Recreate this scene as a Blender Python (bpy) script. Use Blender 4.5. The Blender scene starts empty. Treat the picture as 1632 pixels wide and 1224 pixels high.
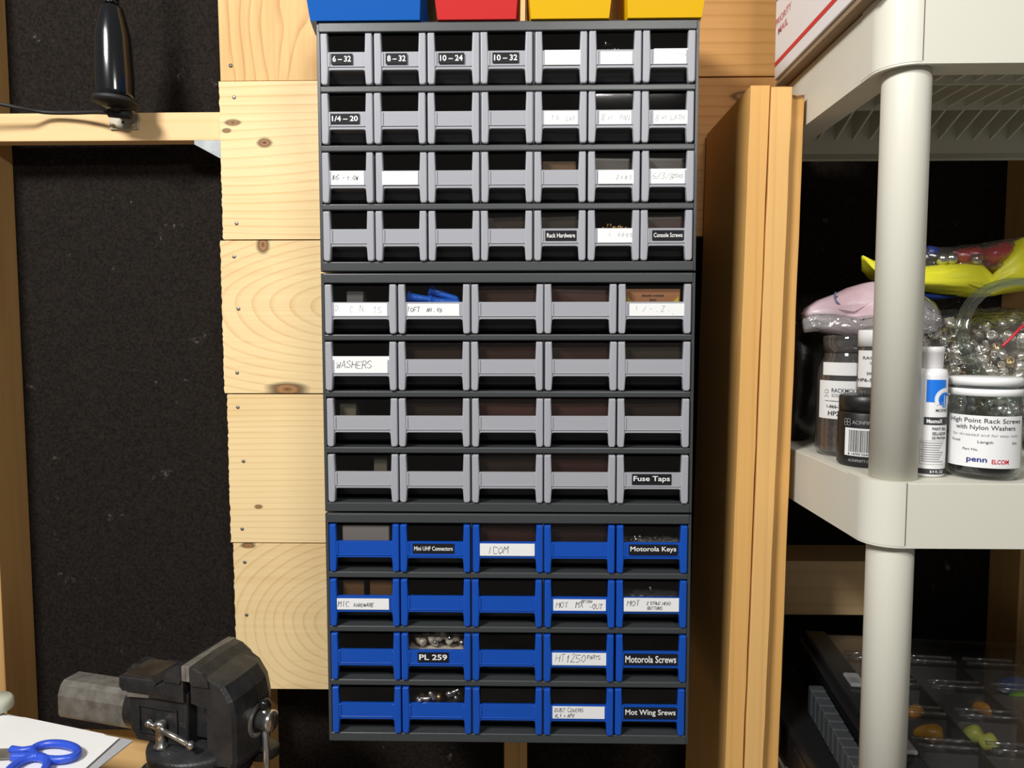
import bpy, bmesh, math, random
from mathutils import Vector, Matrix, noise
C = bpy.context.scene.collection
PI = math.pi

# ------------------------------------------------------------------ camera
CAM = Vector((0.022, -0.8318, 1.4465)); FPX = 1142.3
yaw, pitch, roll = -.0199, -.0672, -.0005
_f = Vector((math.sin(yaw)*math.cos(pitch), math.cos(yaw)*math.cos(pitch), math.sin(pitch)))
_r = Vector((math.cos(yaw), -math.sin(yaw), 0)); _u = _r.cross(_f)
R_ = _r*math.cos(roll)+_u*math.sin(roll); U_ = _u*math.cos(roll)-_r*math.sin(roll)
cd = bpy.data.cameras.new('camera'); cam = bpy.data.objects.new('camera', cd); C.objects.link(cam)
cd.sensor_width = 36; cd.lens = FPX/1632*36; cd.clip_start = .01
m = Matrix((R_, U_, -_f)).transposed().to_4x4(); m.translation = CAM; cam.matrix_world = m
bpy.context.scene.camera = cam
def ray(x, y): return R_*((x-816)/FPX)-U_*((y-612)/FPX)+_f
def atY(x, y, Y): d = ray(x, y); return CAM+d*((Y-CAM.y)/d.y)
def atZ(x, y, z): d = ray(x, y); return CAM+d*((z-CAM.z)/d.z)

# ------------------------------------------------------------------ world, lights, exposure
w = bpy.data.worlds.new('world'); bpy.context.scene.world = w; w.use_nodes = True
w.node_tree.nodes['Background'].inputs[0].default_value = (1.0, .93, .85, 1)
w.node_tree.nodes['Background'].inputs[1].default_value = .13
def area(name, loc, target, sx, sy, e, col):
    l = bpy.data.lights.new(name, 'AREA'); l.shape = 'RECTANGLE'; l.size = sx; l.size_y = sy; l.energy = e; l.color = col
    o = bpy.data.objects.new(name, l); C.objects.link(o); o.location = loc
    o.rotation_euler = (Vector(target)-Vector(loc)).to_track_quat('-Z', 'Y').to_euler(); return o
area('ceiling_lamp', (-1.02, -1.45, 2.75), (-.05, .1, 1.35), .50, .35, 54, (1, .98, .94))
area('room_lamp', (.33, -1.25, 2.165), (.1, .1, 1.2), .24, .06, 7.5, (1, .97, .92))
sc = bpy.context.scene
sc.view_settings.view_transform = 'Standard'; sc.view_settings.look = 'None'
sc.view_settings.exposure = 0.08; sc.view_settings.gamma = 1; sc.view_settings.use_curve_mapping = False

# ------------------------------------------------------------------ materials
def mat(name, col, rough=.5, metal=0, spec=.5, bump=None, mottle=None, coat=0):
    m = bpy.data.materials.new(name); m.use_nodes = True; nt = m.node_tree; b = nt.nodes['Principled BSDF']
    b.inputs['Base Color'].default_value = (*col, 1); b.inputs['Roughness'].default_value = rough
    b.inputs['Metallic'].default_value = metal; b.inputs['Specular IOR Level'].default_value = spec
    b.inputs['Coat Weight'].default_value = coat
    tc = nt.nodes.new('ShaderNodeNewGeometry')
    if mottle:
        n = nt.nodes.new('ShaderNodeTexNoise'); n.inputs['Scale'].default_value = mottle[0]; n.inputs['Detail'].default_value = 5
        nt.links.new(tc.outputs['Position'], n.inputs['Vector'])
        r = nt.nodes.new('ShaderNodeValToRGB'); r.color_ramp.elements[0].position = .35; r.color_ramp.elements[1].position = .65
        r.color_ramp.elements[0].color = (*col, 1); r.color_ramp.elements[1].color = (*mottle[1], 1)
        nt.links.new(n.outputs['Fac'], r.inputs[0]); nt.links.new(r.outputs[0], b.inputs['Base Color'])
    if bump:
        n = nt.nodes.new('ShaderNodeTexNoise'); n.inputs['Scale'].default_value = bump[0]; n.inputs['Detail'].default_value = 4
        nt.links.new(tc.outputs['Position'], n.inputs['Vector'])
        bp = nt.nodes.new('ShaderNodeBump'); bp.inputs['Strength'].default_value = bump[1]; bp.inputs['Distance'].default_value = .001
        nt.links.new(n.outputs['Fac'], bp.inputs['Height']); nt.links.new(bp.outputs[0], b.inputs['Normal'])
    return m
def clear(name, tint=(1, 1, 1), refl=.06, rough=.05, milky=0, wrinkle=None):
    """thin clear plastic: transparent mixed with a glossy and a milky layer by Fresnel"""
    m = bpy.data.materials.new(name); m.use_nodes = True; nt = m.node_tree; nt.nodes.clear()
    o = nt.nodes.new('ShaderNodeOutputMaterial'); t = nt.nodes.new('ShaderNodeBsdfTransparent'); t.inputs[0].default_value = (*tint, 1)
    g = nt.nodes.new('ShaderNodeBsdfGlossy'); g.inputs['Roughness'].default_value = rough
    fr = nt.nodes.new('ShaderNodeLayerWeight'); fr.inputs['Blend'].default_value = .5
    pw = nt.nodes.new('ShaderNodeMath'); pw.operation = 'POWER'; pw.inputs[1].default_value = 3
    ad = nt.nodes.new('ShaderNodeMath'); ad.operation = 'ADD'; ad.inputs[1].default_value = refl; ad.use_clamp = True
    nt.links.new(fr.outputs['Facing'], pw.inputs[0]); nt.links.new(pw.outputs[0], ad.inputs[0])
    mx = nt.nodes.new('ShaderNodeMixShader'); nt.links.new(ad.outputs[0], mx.inputs[0])
    last = t
    if milky:
        df = nt.nodes.new('ShaderNodeBsdfDiffuse'); df.inputs[0].default_value = (.8, .8, .8, 1)
        m2 = nt.nodes.new('ShaderNodeMixShader'); m2.inputs[0].default_value = milky
        nt.links.new(t.outputs[0], m2.inputs[1]); nt.links.new(df.outputs[0], m2.inputs[2]); last = m2
    nt.links.new(last.outputs[0], mx.inputs[1]); nt.links.new(g.outputs[0], mx.inputs[2]); nt.links.new(mx.outputs[0], o.inputs[0])
    if wrinkle:
        ge = nt.nodes.new('ShaderNodeNewGeometry'); n = nt.nodes.new('ShaderNodeTexNoise'); n.inputs['Scale'].default_value = wrinkle; n.inputs['Distortion'].default_value = 1.5
        nt.links.new(ge.outputs['Position'], n.inputs['Vector'])
        bp = nt.nodes.new('ShaderNodeBump'); bp.inputs['Strength'].default_value = 1; bp.inputs['Distance'].default_value = .006
        nt.links.new(n.outputs['Fac'], bp.inputs['Height']); nt.links.new(bp.outputs[0], g.inputs['Normal']); nt.links.new(bp.outputs[0], fr.inputs['Normal'])
    return m
def wood(name, light, dark, axis='X', scale=9, dist=7, off=(0, 0, 0), knots=(), rough=.6, contrast=1.0, stretch=.22, rings=None, ds=8):
    """grain along axis; knots = (x, z, rx, rz) in world metres"""
    m = bpy.data.materials.new(name); m.use_nodes = True; nt = m.node_tree; N = nt.nodes; L = nt.links; b = N['Principled BSDF']
    b.inputs['Roughness'].default_value = rough; b.inputs['Specular IOR Level'].default_value = .25
    ge = N.new('ShaderNodeNewGeometry')
    mp = N.new('ShaderNodeMapping'); mp.inputs['Location'].default_value = off
    s = {'X': (stretch, 1, 1), 'Z': (1, 1, stretch), 'Y': (1, stretch, 1)}[axis]; mp.inputs['Scale'].default_value = s
    if rings: mp.inputs['Scale'].default_value = (rings[2], 1, 1); mp.inputs['Location'].default_value = (-rings[0]*rings[2], 0, -rings[1])
    L.new(ge.outputs['Position'], mp.inputs[0])
    wv = N.new('ShaderNodeTexWave'); wv.wave_type = 'BANDS'; wv.bands_direction = 'Z' if axis == 'X' else 'X'
    
    if rings: wv.wave_type = 'RINGS'; wv.rings_direction = 'Y'
    wv.wave_profile = 'SAW'; wv.inputs['Scale'].default_value = scale; wv.inputs['Distortion'].default_value = dist
    wv.inputs['Detail'].default_value = 1.2; wv.inputs['Detail Scale'].default_value = ds/scale; wv.inputs['Detail Roughness'].default_value = .4
    L.new(mp.outputs[0], wv.inputs['Vector'])
    mp2 = N.new('ShaderNodeMapping'); mp2.inputs['Scale'].default_value = {'X': (4, 90, 160), 'Z': (160, 90, 4), 'Y': (160, 4, 160)}[axis]
    L.new(ge.outputs['Position'], mp2.inputs[0])
    fn = N.new('ShaderNodeTexNoise'); fn.inputs['Scale'].default_value = 1; fn.inputs['Detail'].default_value = 4; L.new(mp2.outputs[0], fn.inputs['Vector'])
    bn = N.new('ShaderNodeTexNoise'); bn.inputs['Scale'].default_value = 5; bn.inputs['Detail'].default_value = 2; L.new(mp.outputs[0], bn.inputs['Vector'])
    r1 = N.new('ShaderNodeValToRGB'); e = r1.color_ramp.elements
    e[0].position = .0; e[0].color = (0, 0, 0, 1); e[1].position = 1; e[1].color = (1, 1, 1, 1); x = e.new(.70); x.color = (.10, .10, .10, 1)
    L.new(wv.outputs['Fac'], r1.inputs[0])
    def mth(op, a, bb, cl=False):
        n = N.new('ShaderNodeMath'); n.operation = op; n.use_clamp = cl
        for i, v in enumerate((a, bb)):
            if isinstance(v, (int, float)): n.inputs[i].default_value = v
            else: L.new(v, n.inputs[i])
        return n.outputs[0]
    f = mth('MULTIPLY', r1.outputs[0], .48*contrast)
    f = mth('ADD', f, mth('MULTIPLY', mth('SUBTRACT', fn.outputs['Fac'], .4), .55*contrast))
    f = mth('ADD', f, mth('MULTIPLY', mth('SUBTRACT', bn.outputs['Fac'], .5), .9*contrast), True)
    mix = N.new('ShaderNodeMix'); mix.data_type = 'RGBA'; L.new(f, mix.inputs[0])
    mix.inputs[6].default_value = (*light, 1); mix.inputs[7].default_value = (*dark, 1); col = mix.outputs[2]
    sp = N.new('ShaderNodeSeparateXYZ'); L.new(ge.outputs['Position'], sp.inputs[0])
    for (kx, kz, rx, rz) in knots:
        dx = mth('MULTIPLY', mth('SUBTRACT', sp.outputs[0], kx), 1/rx); dz = mth('MULTIPLY', mth('SUBTRACT', sp.outputs[2], kz), 1/rz)
        d = mth('SQRT', mth('ADD', mth('MULTIPLY', dx, dx), mth('MULTIPLY', dz, dz)), 0)
        d = mth('ADD', d, mth('MULTIPLY', mth('SUBTRACT', fn.outputs['Fac'], .5), .8))
        kr = N.new('ShaderNodeValToRGB'); ke = kr.color_ramp.elements; ke[0].position = 0; ke[0].color = (.10, .035, .015, 1)
        ke[1].position = 1; ke[1].color = (0, 0, 0, 1); q = ke.new(.5); q.color = (.30, .14, .06, 1)
        msk = N.new('ShaderNodeMapRange'); msk.inputs[1].default_value = .75; msk.inputs[2].default_value = 1.5; msk.inputs[3].default_value = 1; msk.inputs[4].default_value = 0
        ke[1].color = (.42, .22, .09, 1)
        L.new(d, kr.inputs[0]); L.new(d, msk.inputs[0])
        mk = N.new('ShaderNodeMix'); mk.data_type = 'RGBA'; L.new(msk.outputs[0], mk.inputs[0]); L.new(col, mk.inputs[6]); L.new(kr.outputs[0], mk.inputs[7]); col = mk.outputs[2]
    L.new(col, b.inputs['Base Color'])
    bp = N.new('ShaderNodeBump'); bp.inputs['Strength'].default_value = .25; bp.inputs['Distance'].default_value = .001
    L.new(fn.outputs['Fac'], bp.inputs['Height']); L.new(bp.outputs[0], b.inputs['Normal'])
    return m
M = {}
M['steel'] = mat('dark_grey_steel', (.042, .047, .051), .38, spec=.6, bump=(900, .12))
M['steel_in'] = mat('cabinet_inner_steel', (.045, .049, .052), .5)
M['grey'] = mat('grey_plastic', (.335, .345, .385), .42, spec=.35)
M['blue'] = mat('blue_plastic', (.005, .070, .42), .33, spec=.45)
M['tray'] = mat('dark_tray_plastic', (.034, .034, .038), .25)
M['pane'] = clear('drawer_window', (.86, .85, .84), .035, .03)
M['black_tape'] = mat('black_label_tape', (.010, .010, .013), .6, spec=.2)
M['white_ink'] = mat('white_lettering', (.85, .85, .85), .5)
M['paper'] = mat('white_paper', (.80, .81, .82), .6)
M['pen'] = mat('grey_pen', (.05, .05, .055), .7)
M['pen_faint'] = mat('faint_pencil', (.30, .30, .31), .7)
M['ink'] = mat('black_ink', (.03, .03, .035), .6)
M['nail'] = mat('nail_head', (.30, .29, .27), .45, .8)
M['galv'] = mat('galvanised_steel', (.34, .36, .37), .5, .3, mottle=(60, (.26, .28, .30)))
M['cream'] = mat('cream_plastic', (.67, .66, .58), .42, spec=.3, bump=(1500, .06))
M['gloss_black'] = mat('gloss_black', (.006, .007, .009), .16, spec=.6, coat=.4)
M['rubber'] = mat('black_rubber', (.012, .012, .012), .6)
M['iron'] = mat('cast_iron', (.020, .022, .026), .42, .3, mottle=(45, (.040, .040, .042)), bump=(350, .5))
M['worn'] = mat('worn_steel', (.27, .26, .235), .38, .35, mottle=(60, (.17, .155, .135)), bump=(300, .25))
M['rust'] = mat('rusty_brown_steel', (.055, .040, .028), .45, .5, mottle=(40, (.10, .08, .06)), bump=(200, .3))
M['chrome'] = mat('bright_steel', (.62, .62, .62), .2, .95)
M['yellow'] = mat('yellow_bin_plastic', (.80, .47, .004), .35)
M['red'] = mat('red_bin_plastic', (.62, .030, .030), .35)
M['binblue'] = mat('blue_bin_plastic', (.002, .105, .47), .35)
def wallmat():
    m = mat('black_fibreboard', (.0135, .0108, .0092), .95, spec=.1, bump=(600, 1.0)); nt = m.node_tree; N = nt.nodes; L = nt.links; b = N['Principled BSDF']
    ge = N.new('ShaderNodeNewGeometry'); n = N.new('ShaderNodeTexNoise'); n.inputs['Scale'].default_value = 260; n.inputs['Detail'].default_value = 6
    L.new(ge.outputs['Position'], n.inputs['Vector'])
    r = N.new('ShaderNodeValToRGB'); e = r.color_ramp.elements; e[0].position = .3; e[0].color = (.009, .0072, .006, 1); e[1].position = .75; e[1].color = (.027, .022, .019, 1)
    L.new(n.outputs['Fac'], r.inputs[0])
    v = N.new('ShaderNodeTexNoise'); v.inputs['Scale'].default_value = 26; v.inputs['Detail'].default_value = 8; v.inputs['Roughness'].default_value = .75; L.new(ge.outputs['Position'], v.inputs['Vector'])
    r2 = N.new('ShaderNodeValToRGB'); f = r2.color_ramp.elements; f[0].position = .635; f[0].color = (0, 0, 0, 1); f[1].position = .74; f[1].color = (1, 1, 1, 1)
    L.new(v.outputs['Fac'], r2.inputs[0])
    mx = N.new('ShaderNodeMix'); mx.data_type = 'RGBA'; L.new(r2.outputs[0], mx.inputs[0]); L.new(r.outputs[0], mx.inputs[6]); mx.inputs[7].default_value = (.20, .18, .17, 1)
    L.new(mx.outputs[2], b.inputs['Base Color']); return m
M['wall'] = wallmat()

# ------------------------------------------------------------------ mesh helpers
def new(): return bmesh.new()
def box(bm, x0, x1, y0, y1, z0, z1, mi=0, bev=0, seg=2, M4=None):
    vs = [bm.verts.new((x, y, z)) for x in (x0, x1) for y in (y0, y1) for z in (z0, z1)]
    fs = [bm.faces.new([vs[i] for i in q]) for q in ((0, 1, 3, 2), (4, 6, 7, 5), (0, 4, 5, 1), (2, 3, 7, 6), (0, 2, 6, 4), (1, 5, 7, 3))]
    for f in fs: f.material_index = mi
    allv = vs
    if bev:
        es = list({e for f in fs for e in f.edges})
        r = bmesh.ops.bevel(bm, geom=es, offset=bev, segments=seg, profile=.5, affect='EDGES')
        allv = list({v for f in r['faces'] for v in f.verts} | {v for v in vs if v.is_valid})
        for f in r['faces']: f.material_index = mi
    if M4: bmesh.ops.transform(bm, matrix=M4, verts=allv)
    return allv
def prism(bm, pts, axis, a, b, mi=0, bev=0, seg=2):
    """closed polygon pts (2-D) extruded along axis from a to b"""
    def P(p, t): return {'X': (t, p[0], p[1]), 'Y': (p[0], t, p[1]), 'Z': (p[0], p[1], t)}[axis]
    A = [bm.verts.new(P(p, a)) for p in pts]; B = [bm.verts.new(P(p, b)) for p in pts]; n = len(pts)
    fs = [bm.faces.new(A), bm.faces.new(B[::-1])]+[bm.faces.new((A[i], B[i], B[(i+1) % n], A[(i+1) % n])) for i in range(n)]
    for f in fs: f.material_index = mi
    bmesh.ops.recalc_face_normals(bm, faces=fs)
    if bev:
        es = list({e for f in fs[:2] for e in f.edges})
        r = bmesh.ops.bevel(bm, geom=es, offset=bev, segments=seg, profile=.5, affect='EDGES')
        for f in r['faces']: f.material_index = mi
def frame_axis(d):
    d = Vector(d).normalized(); return d.to_track_quat('Z', 'Y').to_matrix().to_4x4()
def lathe(bm, prof, c=(0, 0, 0), d=(0, 0, 1), n=32, mi=0, caps=True, sx=1, sy=1):
    """prof = [(r, h)], revolved about axis d through c"""
    T = Matrix.Translation(c) @ frame_axis(d) if tuple(d) != (0, 0, 1) else Matrix.Translation(c)
    rings = []
    for (r, h) in prof:
        rings.append([bm.verts.new(T @ Vector((r*sx*math.cos(2*PI*k/n), r*sy*math.sin(2*PI*k/n), h))) for k in range(n)])
    fs = []
    for A, B in zip(rings, rings[1:]):
        for k in range(n): fs.append(bm.faces.new((A[k], A[(k+1) % n], B[(k+1) % n], B[k])))
    if caps:
        if prof[0][0] > 1e-5: fs.append(bm.faces.new(rings[0][::-1]))
        if prof[-1][0] > 1e-5: fs.append(bm.faces.new(rings[-1]))
    for f in fs: f.material_index = mi; f.smooth = True
    return fs
def cyl(bm, a, b, r, n=20, mi=0, r2=None):
    a = Vector(a); b = Vector(b); L = (b-a).length
    lathe(bm, [(r, 0), (r if r2 is None else r2, L)], a, (b-a), n, mi)
def tube(bm, pts, r, n=10, mi=0, closed=False):
    pts = [Vector(p) for p in pts]; rings = []; N = len(pts); prev = None
    for i, p in enumerate(pts):
        if closed: t = pts[(i+1) % N]-pts[i-1]
        else: t = pts[min(i+1, N-1)]-pts[max(i-1, 0)]
        t.normalize()
        if prev is None: s = t.orthogonal().normalized()
        else: s = (prev-t*prev.dot(t)).normalized()
        prev = s; q = t.cross(s)
        rr = r[i] if isinstance(r, (list, tuple)) else r
        rings.append([bm.verts.new(p+(s*math.cos(2*PI*k/n)+q*math.sin(2*PI*k/n))*rr) for k in range(n)])
    pr = list(zip(rings, rings[1:]))+([(rings[-1], rings[0])] if closed else [])
    for A, B in pr:
        for k in range(n):
            f = bm.faces.new((A[k], A[(k+1) % n], B[(k+1) % n], B[k])); f.smooth = True; f.material_index = mi
    if not closed:
        f = bm.faces.new(rings[0][::-1]); f.material_index = mi; f = bm.faces.new(rings[-1]); f.material_index = mi
def ball(bm, c, r, mi=0, n=12): 
    k = 8; lathe(bm, [(max(r*math.sin(PI*i/k), 1e-6), -r*math.cos(PI*i/k)) for i in range(k+1)], c, (0, 0, 1), n, mi, False)
def smooth_path(pts, sub=6):
    P = [Vector(p) for p in pts]; out = []
    for i in range(len(P)-1):
        p0, p1, p2, p3 = P[max(i-1, 0)], P[i], P[i+1], P[min(i+2, len(P)-1)]
        for k in range(sub):
            t = k/sub; out.append(.5*((2*p1)+(p2-p0)*t+(2*p0-5*p1+4*p2-p3)*t*t+(3*p1-p0-3*p2+p3)*t**3))
    return out+[P[-1]]
WL = {}   # world location of each parent empty (rotation free)
def fin(name, bm, mats, parent=None, world=True, smooth=False, recenter=True):
    """link bm as ONE mesh object. world=True: verts are in world metres"""
    me = bpy.data.meshes.new(name); bmesh.ops.recalc_face_normals(bm, faces=bm.faces[:])
    o = bpy.data.objects.new(name, me); C.objects.link(o)
    if parent is not None:
        o.parent = parent
        if world: bmesh.ops.translate(bm, verts=bm.verts[:], vec=-WL.get(parent.name, Vector((0, 0, 0))))
    elif world and recenter and len(bm.verts):
        xs = [v.co.x for v in bm.verts]; ys = [v.co.y for v in bm.verts]; zs = [v.co.z for v in bm.verts]
        c = Vector(((min(xs)+max(xs))/2, (min(ys)+max(ys))/2, min(zs)))
        bmesh.ops.translate(bm, verts=bm.verts[:], vec=-c); o.location = c; WL[o.name] = c
    if smooth:
        for f in bm.faces: f.smooth = True
    bm.to_mesh(me); bm.free()
    for mt in (mats if isinstance(mats, (list, tuple)) else [mats]): me.materials.append(mt)
    return o
def tag(o, label=None, cat=None, group=None, kind=None):
    if label: o['label'] = label
    if cat: o['category'] = cat
    if group: o['group'] = group
    if kind: o['kind'] = kind
    return o
def thing(name, label, cat, loc=(0, 0, 0), group=None, rz=0):
    o = bpy.data.objects.new(name, None); C.objects.link(o); o.location = loc; o.rotation_euler = (0, 0, rz); o.empty_display_size = .02
    WL[o.name] = Vector(loc); return tag(o, label, cat, group)

_tc = {}
def text_polys(s, size, bold=0.0):
    """list of (verts, faces) of the built-in font, width-normalised start at 0"""
    key = (s, size, bold)
    if key in _tc: return _tc[key]
    cu = bpy.data.curves.new('t', 'FONT'); cu.body = s; cu.size = size; cu.offset = bold*size; cu.resolution_u = 3
    o = bpy.data.objects.new('t', cu); C.objects.link(o); bpy.context.view_layer.update()
    me = bpy.data.meshes.new_from_object(o.evaluated_get(bpy.context.evaluated_depsgraph_get()))
    r = ([v.co.copy() for v in me.vertices], [list(p.vertices) for p in me.polygons])
    bpy.data.objects.remove(o); bpy.data.curves.remove(cu); bpy.data.meshes.remove(me); _tc[key] = r; return r
def put_text(bm, s, x0, x1, z0, z1, fmap, mi=1, bold=.02, keep_aspect=True, align='C'):
    """fit text s into the rectangle; fmap(x, z) gives the 3-D point"""
    vs, fs = text_polys(s, 1.0, bold)
    if not vs: return
    ax0 = min(v.x for v in vs); ax1 = max(v.x for v in vs); ay0 = min(v.y for v in vs); ay1 = max(v.y for v in vs)
    sx = (x1-x0)/(ax1-ax0); sz = (z1-z0)/(ay1-ay0)
    if keep_aspect:
        k = min(sx, sz); sx = min(sx, k*1.35); sz = min(sz, k*1.35)
    ww = (ax1-ax0)*sx; hh = (ay1-ay0)*sz
    ox = x0 if align == 'L' else (x0+x1-ww)/2; oz = (z0+z1-hh)/2
    nv = [bm.verts.new(fmap(ox+(v.x-ax0)*sx, oz+(v.y-ay0)*sz)) for v in vs]
    for f in fs:
        try: q = bm.faces.new([nv[i] for i in f]); q.material_index = mi
        except ValueError: pass
# hand lettering: strokes on a 4 x 6 grid
HS = {'A': ['00 26 40', '12 32'], 'B': ['00 06 36 45 33 03', '33 42 41 30 00'], 'C': ['45 26 06 02 10 40'], 'D': ['00 06 26 44 42 20 00'],
 'E': ['46 06 00 40', '03 33'], 'F': ['46 06 00', '03 33'], 'G': ['46 16 04 01 20 40 43 23'], 'H': ['06 00', '46 40', '03 43'], 'I': ['26 20'], 'K': ['06 00', '46 03 40'],
 'L': ['06 00 40'], 'M': ['00 06 23 46 40'], 'N': ['00 06 40 46'], 'O': ['26 04 02 20 42 44 26'], 'P': ['00 06 36 44 33 03'], 'R': ['00 06 36 44 33 03', '23 40'],
 'S': ['45 26 05 04 42 41 20 01'], 'T': ['06 46', '26 20'], 'U': ['06 01 20 41 46'], 'V': ['06 20 46'], 'W': ['06 10 24 30 46'], 'X': ['06 40', '46 00'], 'Z': ['06 46 00 40'],
 '0': ['26 04 02 20 42 44 26'], '1': ['14 26 20'], '2': ['05 26 45 00 40'], '3': ['06 46 23 42 30 00'], '5': ['46 06 03 33 42 30 00'], '6': ['46 03 01 20 41 42 03'],
 '8': ['23 05 26 45 23 01 20 41 23'], '/': ['00 46'], '-': ['13 43'], '.': ['20 21'], '+': ['13 43', '25 21'], 'x': ['04 40', '44 00'], '#': ['10 16', '20 26', '30 36', '12 32', '14 34'], '%': ['00 46', '05 16', '41 30']}
def hand(bm, s, x0, z0, h, fmap, mi=1, seed=0, w=None, th=.00028):
    rng = random.Random(seed+len(s)); x = x0; cw = w or h*.62
    for ch in s:
        if ch == ' ': x += cw*.8; continue
        k = h*rng.uniform(.85, 1.1); dz = rng.uniform(-.06, .06)*h
        for st in HS.get(ch, []):
            P = [(x+int(a[0])/4*cw*.85+int(a[1])/6*h*.14+rng.uniform(-.05, .05)*cw, z0+dz+int(a[1])/6*k+rng.uniform(-.04, .04)*h) for a in st.split()]
            for (ax, az), (bx, bz) in zip(P, P[1:]):
                d = Vector((bx-ax, bz-az)); L = d.length
                if L < 1e-6: continue
                n = Vector((-d.y, d.x))/L*th*rng.uniform(.6, 1.2)/1.0; e = d/L*th*.4
                q = [(ax-e.x+n.x, az-e.y+n.y), (ax-e.x-n.x, az-e.y-n.y), (bx+e.x-n.x, bz+e.y-n.y), (bx+e.x+n.x, bz+e.y+n.y)]
                f = bm.faces.new([bm.verts.new(fmap(*p)) for p in q]); f.material_index = mi
        x += cw*1.12
    return x

# ------------------------------------------------------------------ the setting
bm = new(); box(bm, -1.9, 2.1, .375, .40, 0, 2.6); tag(fin('wall_back', bm, M['wall']), 'dark brown-black fibreboard sheathing behind the open studs', kind='structure')
bm = new(); box(bm, -1.9, 2.1, -2.6, .40, -.05, 0); tag(fin('floor', bm, mat('grey_concrete', (.22, .21, .20), .8, mottle=(6, (.30, .29, .27)))), 'grey concrete floor below the frame', kind='structure')
stud_m = [wood('stud_wood_%d' % i, (.62, .38, .15), (.36, .17, .05), 'Z', 14, 5, (i*3.1, 0, i), knots=k) for i, k in enumerate([(), (), (), (), ()])]
stud_labels = ['orange-tan wall stud at the left edge of the photo', 'wall stud whose lower end shows in shadow right of the vise', 'brown wall stud showing below the blue drawer cabinet',
               'wall stud hidden behind the leaning boards', 'shadowed brown wall stud at the right edge behind the cream shelves']
for i, x0 in enumerate((-.876, -.450, -.014, .380, .806)):
    bm = new(); box(bm, x0, x0+.038, .30, .374, 0, 2.6, 0, .001); tag(fin('timber_stud', bm, stud_m[i]), stud_labels[i], 'stud', 'studs of the open wall')
bm = new(); box(bm, -.8375, -.4505, .30, .324, 1.751, 1.794, 0, .001)
tag(fin('blocking_beam', bm, wood('blocking_wood', (.88, .62, .33), (.66, .39, .15), 'X', 12, 3, (2, 0, 5), contrast=.5)), 'pale horizontal blocking beam between two studs, under the black antenna mount', 'beam')
bm = new(); box(bm, .4185, .60, .286, .374, 1.005, 1.092, 0, .001)
tag(fin('blocking_beam', bm, wood('blocking_wood_low', (.80, .56, .30), (.55, .33, .14), 'X', 12, 3, (7, 0, 5), contrast=.6)), 'short brown blocking beam behind the cream post, above the clear organizer case', 'beam')
# bracket under the blocking
bm = new(); a, b_, c_, d_ = atY(309, 223, .296), atY(357, 223, .296), atY(357, 256, .296), atY(309, 230, .296)
prism(bm, [(p.x, p.z) for p in (a, b_, c_, d_)], 'Y', .2965, .2995, 0, .0006)
tag(fin('framing_bracket', bm, M['galv']), 'small grey metal angle bracket under the right end of the blocking beam', 'bracket')

# planks behind the cabinets
pine_l, pine_d = (.88, .68, .37), (.62, .34, .11)
def rough_edge(x, z0, z1, seed, amp):
    rng = random.Random(seed); n = int((z1-z0)/.004); return [(x+rng.uniform(-amp, amp), z0+(z1-z0)*i/n) for i in range(n+1)]
pl = [ # z0, z1, xleft, knots, label, nails px
 (1.5955, 1.8335, -.447, [(-.379, 1.742, .009, .006), (-.427, 1.772, .010, .004), (-.437, 1.760, .006, .003)], 'top pine plank, pale, with one round knot, directly below the plywood panel', [(373, 155), (377, 356)], (0, 0, 0), 24, 13, None),
 (1.3570, 1.5935, -.4515, [(-.385, 1.588, .008, .012), (-.352, 1.363, .026, .009)], 'second pine plank from the top, knots on its upper and lower edges', [(373, 409), (380, 492), (378, 594)], (1.1, 0, 3.4), 26, 9, (-.25, 1.49, .42)),
 (1.1190, 1.3550, -.4475, [(-.402, 1.176, .006, .003)], 'third pine plank from the top, finely striped grain', [(379, 649), (388, 735), (386, 843)], (.4, 0, 6.2), 34, 6, None),
 (.8790, 1.1170, -.4440, [(-.420, 1.114, .010, .004)], 'lowest pine plank, arched grain, its end just above the vise', [(390, 896), (393, 980)], (2.2, 0, 9.7), 24, 7, (-.26, .985, .75))]
for (z0, z1, xl, kn, lab, nails, off, sc_, di, rg) in pl:
    t = thing('pine_plank', lab, 'plank', (0, .28, z0), 'pine planks behind the drawer cabinets')
    bm = new(); e = rough_edge(xl, z0, z1, int(z0*1000), .0008); prism(bm, [(.02, z0), (.02, z1)]+e[::-1], 'Y', .2802, .2995)
    fin('board', bm, wood('pine_%d' % int(z0*100), pine_l, pine_d, 'X', sc_, di, off, kn, contrast=.9, rings=rg), t)
    for (nx, ny) in nails:
        p = atY(nx, ny, .28); bm = new(); lathe(bm, [(.0028, 0), (.0030, .0006), (.0022, .0012)], (p.x, .2804, p.z), (0, -1, 0), 12); fin('nail_head', bm, M['nail'], t)
t = thing('plywood_panel', 'plywood panel with wavy brown grain above the top pine plank', 'panel', (0, .28, 1.835))
bm = new(); prism(bm, [(.02, 1.835), (.02, 2.3), (-.4485, 2.3), (-.4445, 1.835)], 'Y', .2815, .2995)
fin('sheet', bm, wood('plywood', (.80, .52, .22), (.42, .19, .05), 'Z', 13, 16, (.3, 0, .1), contrast=1.0, stretch=.5, ds=11), t)
p = atY(367, 104, .28); bm = new(); lathe(bm, [(.0030, 0), (.0030, .0008)], (p.x, .2816, p.z), (0, -1, 0), 12); fin('nail_head', bm, M['nail'], t)

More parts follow.
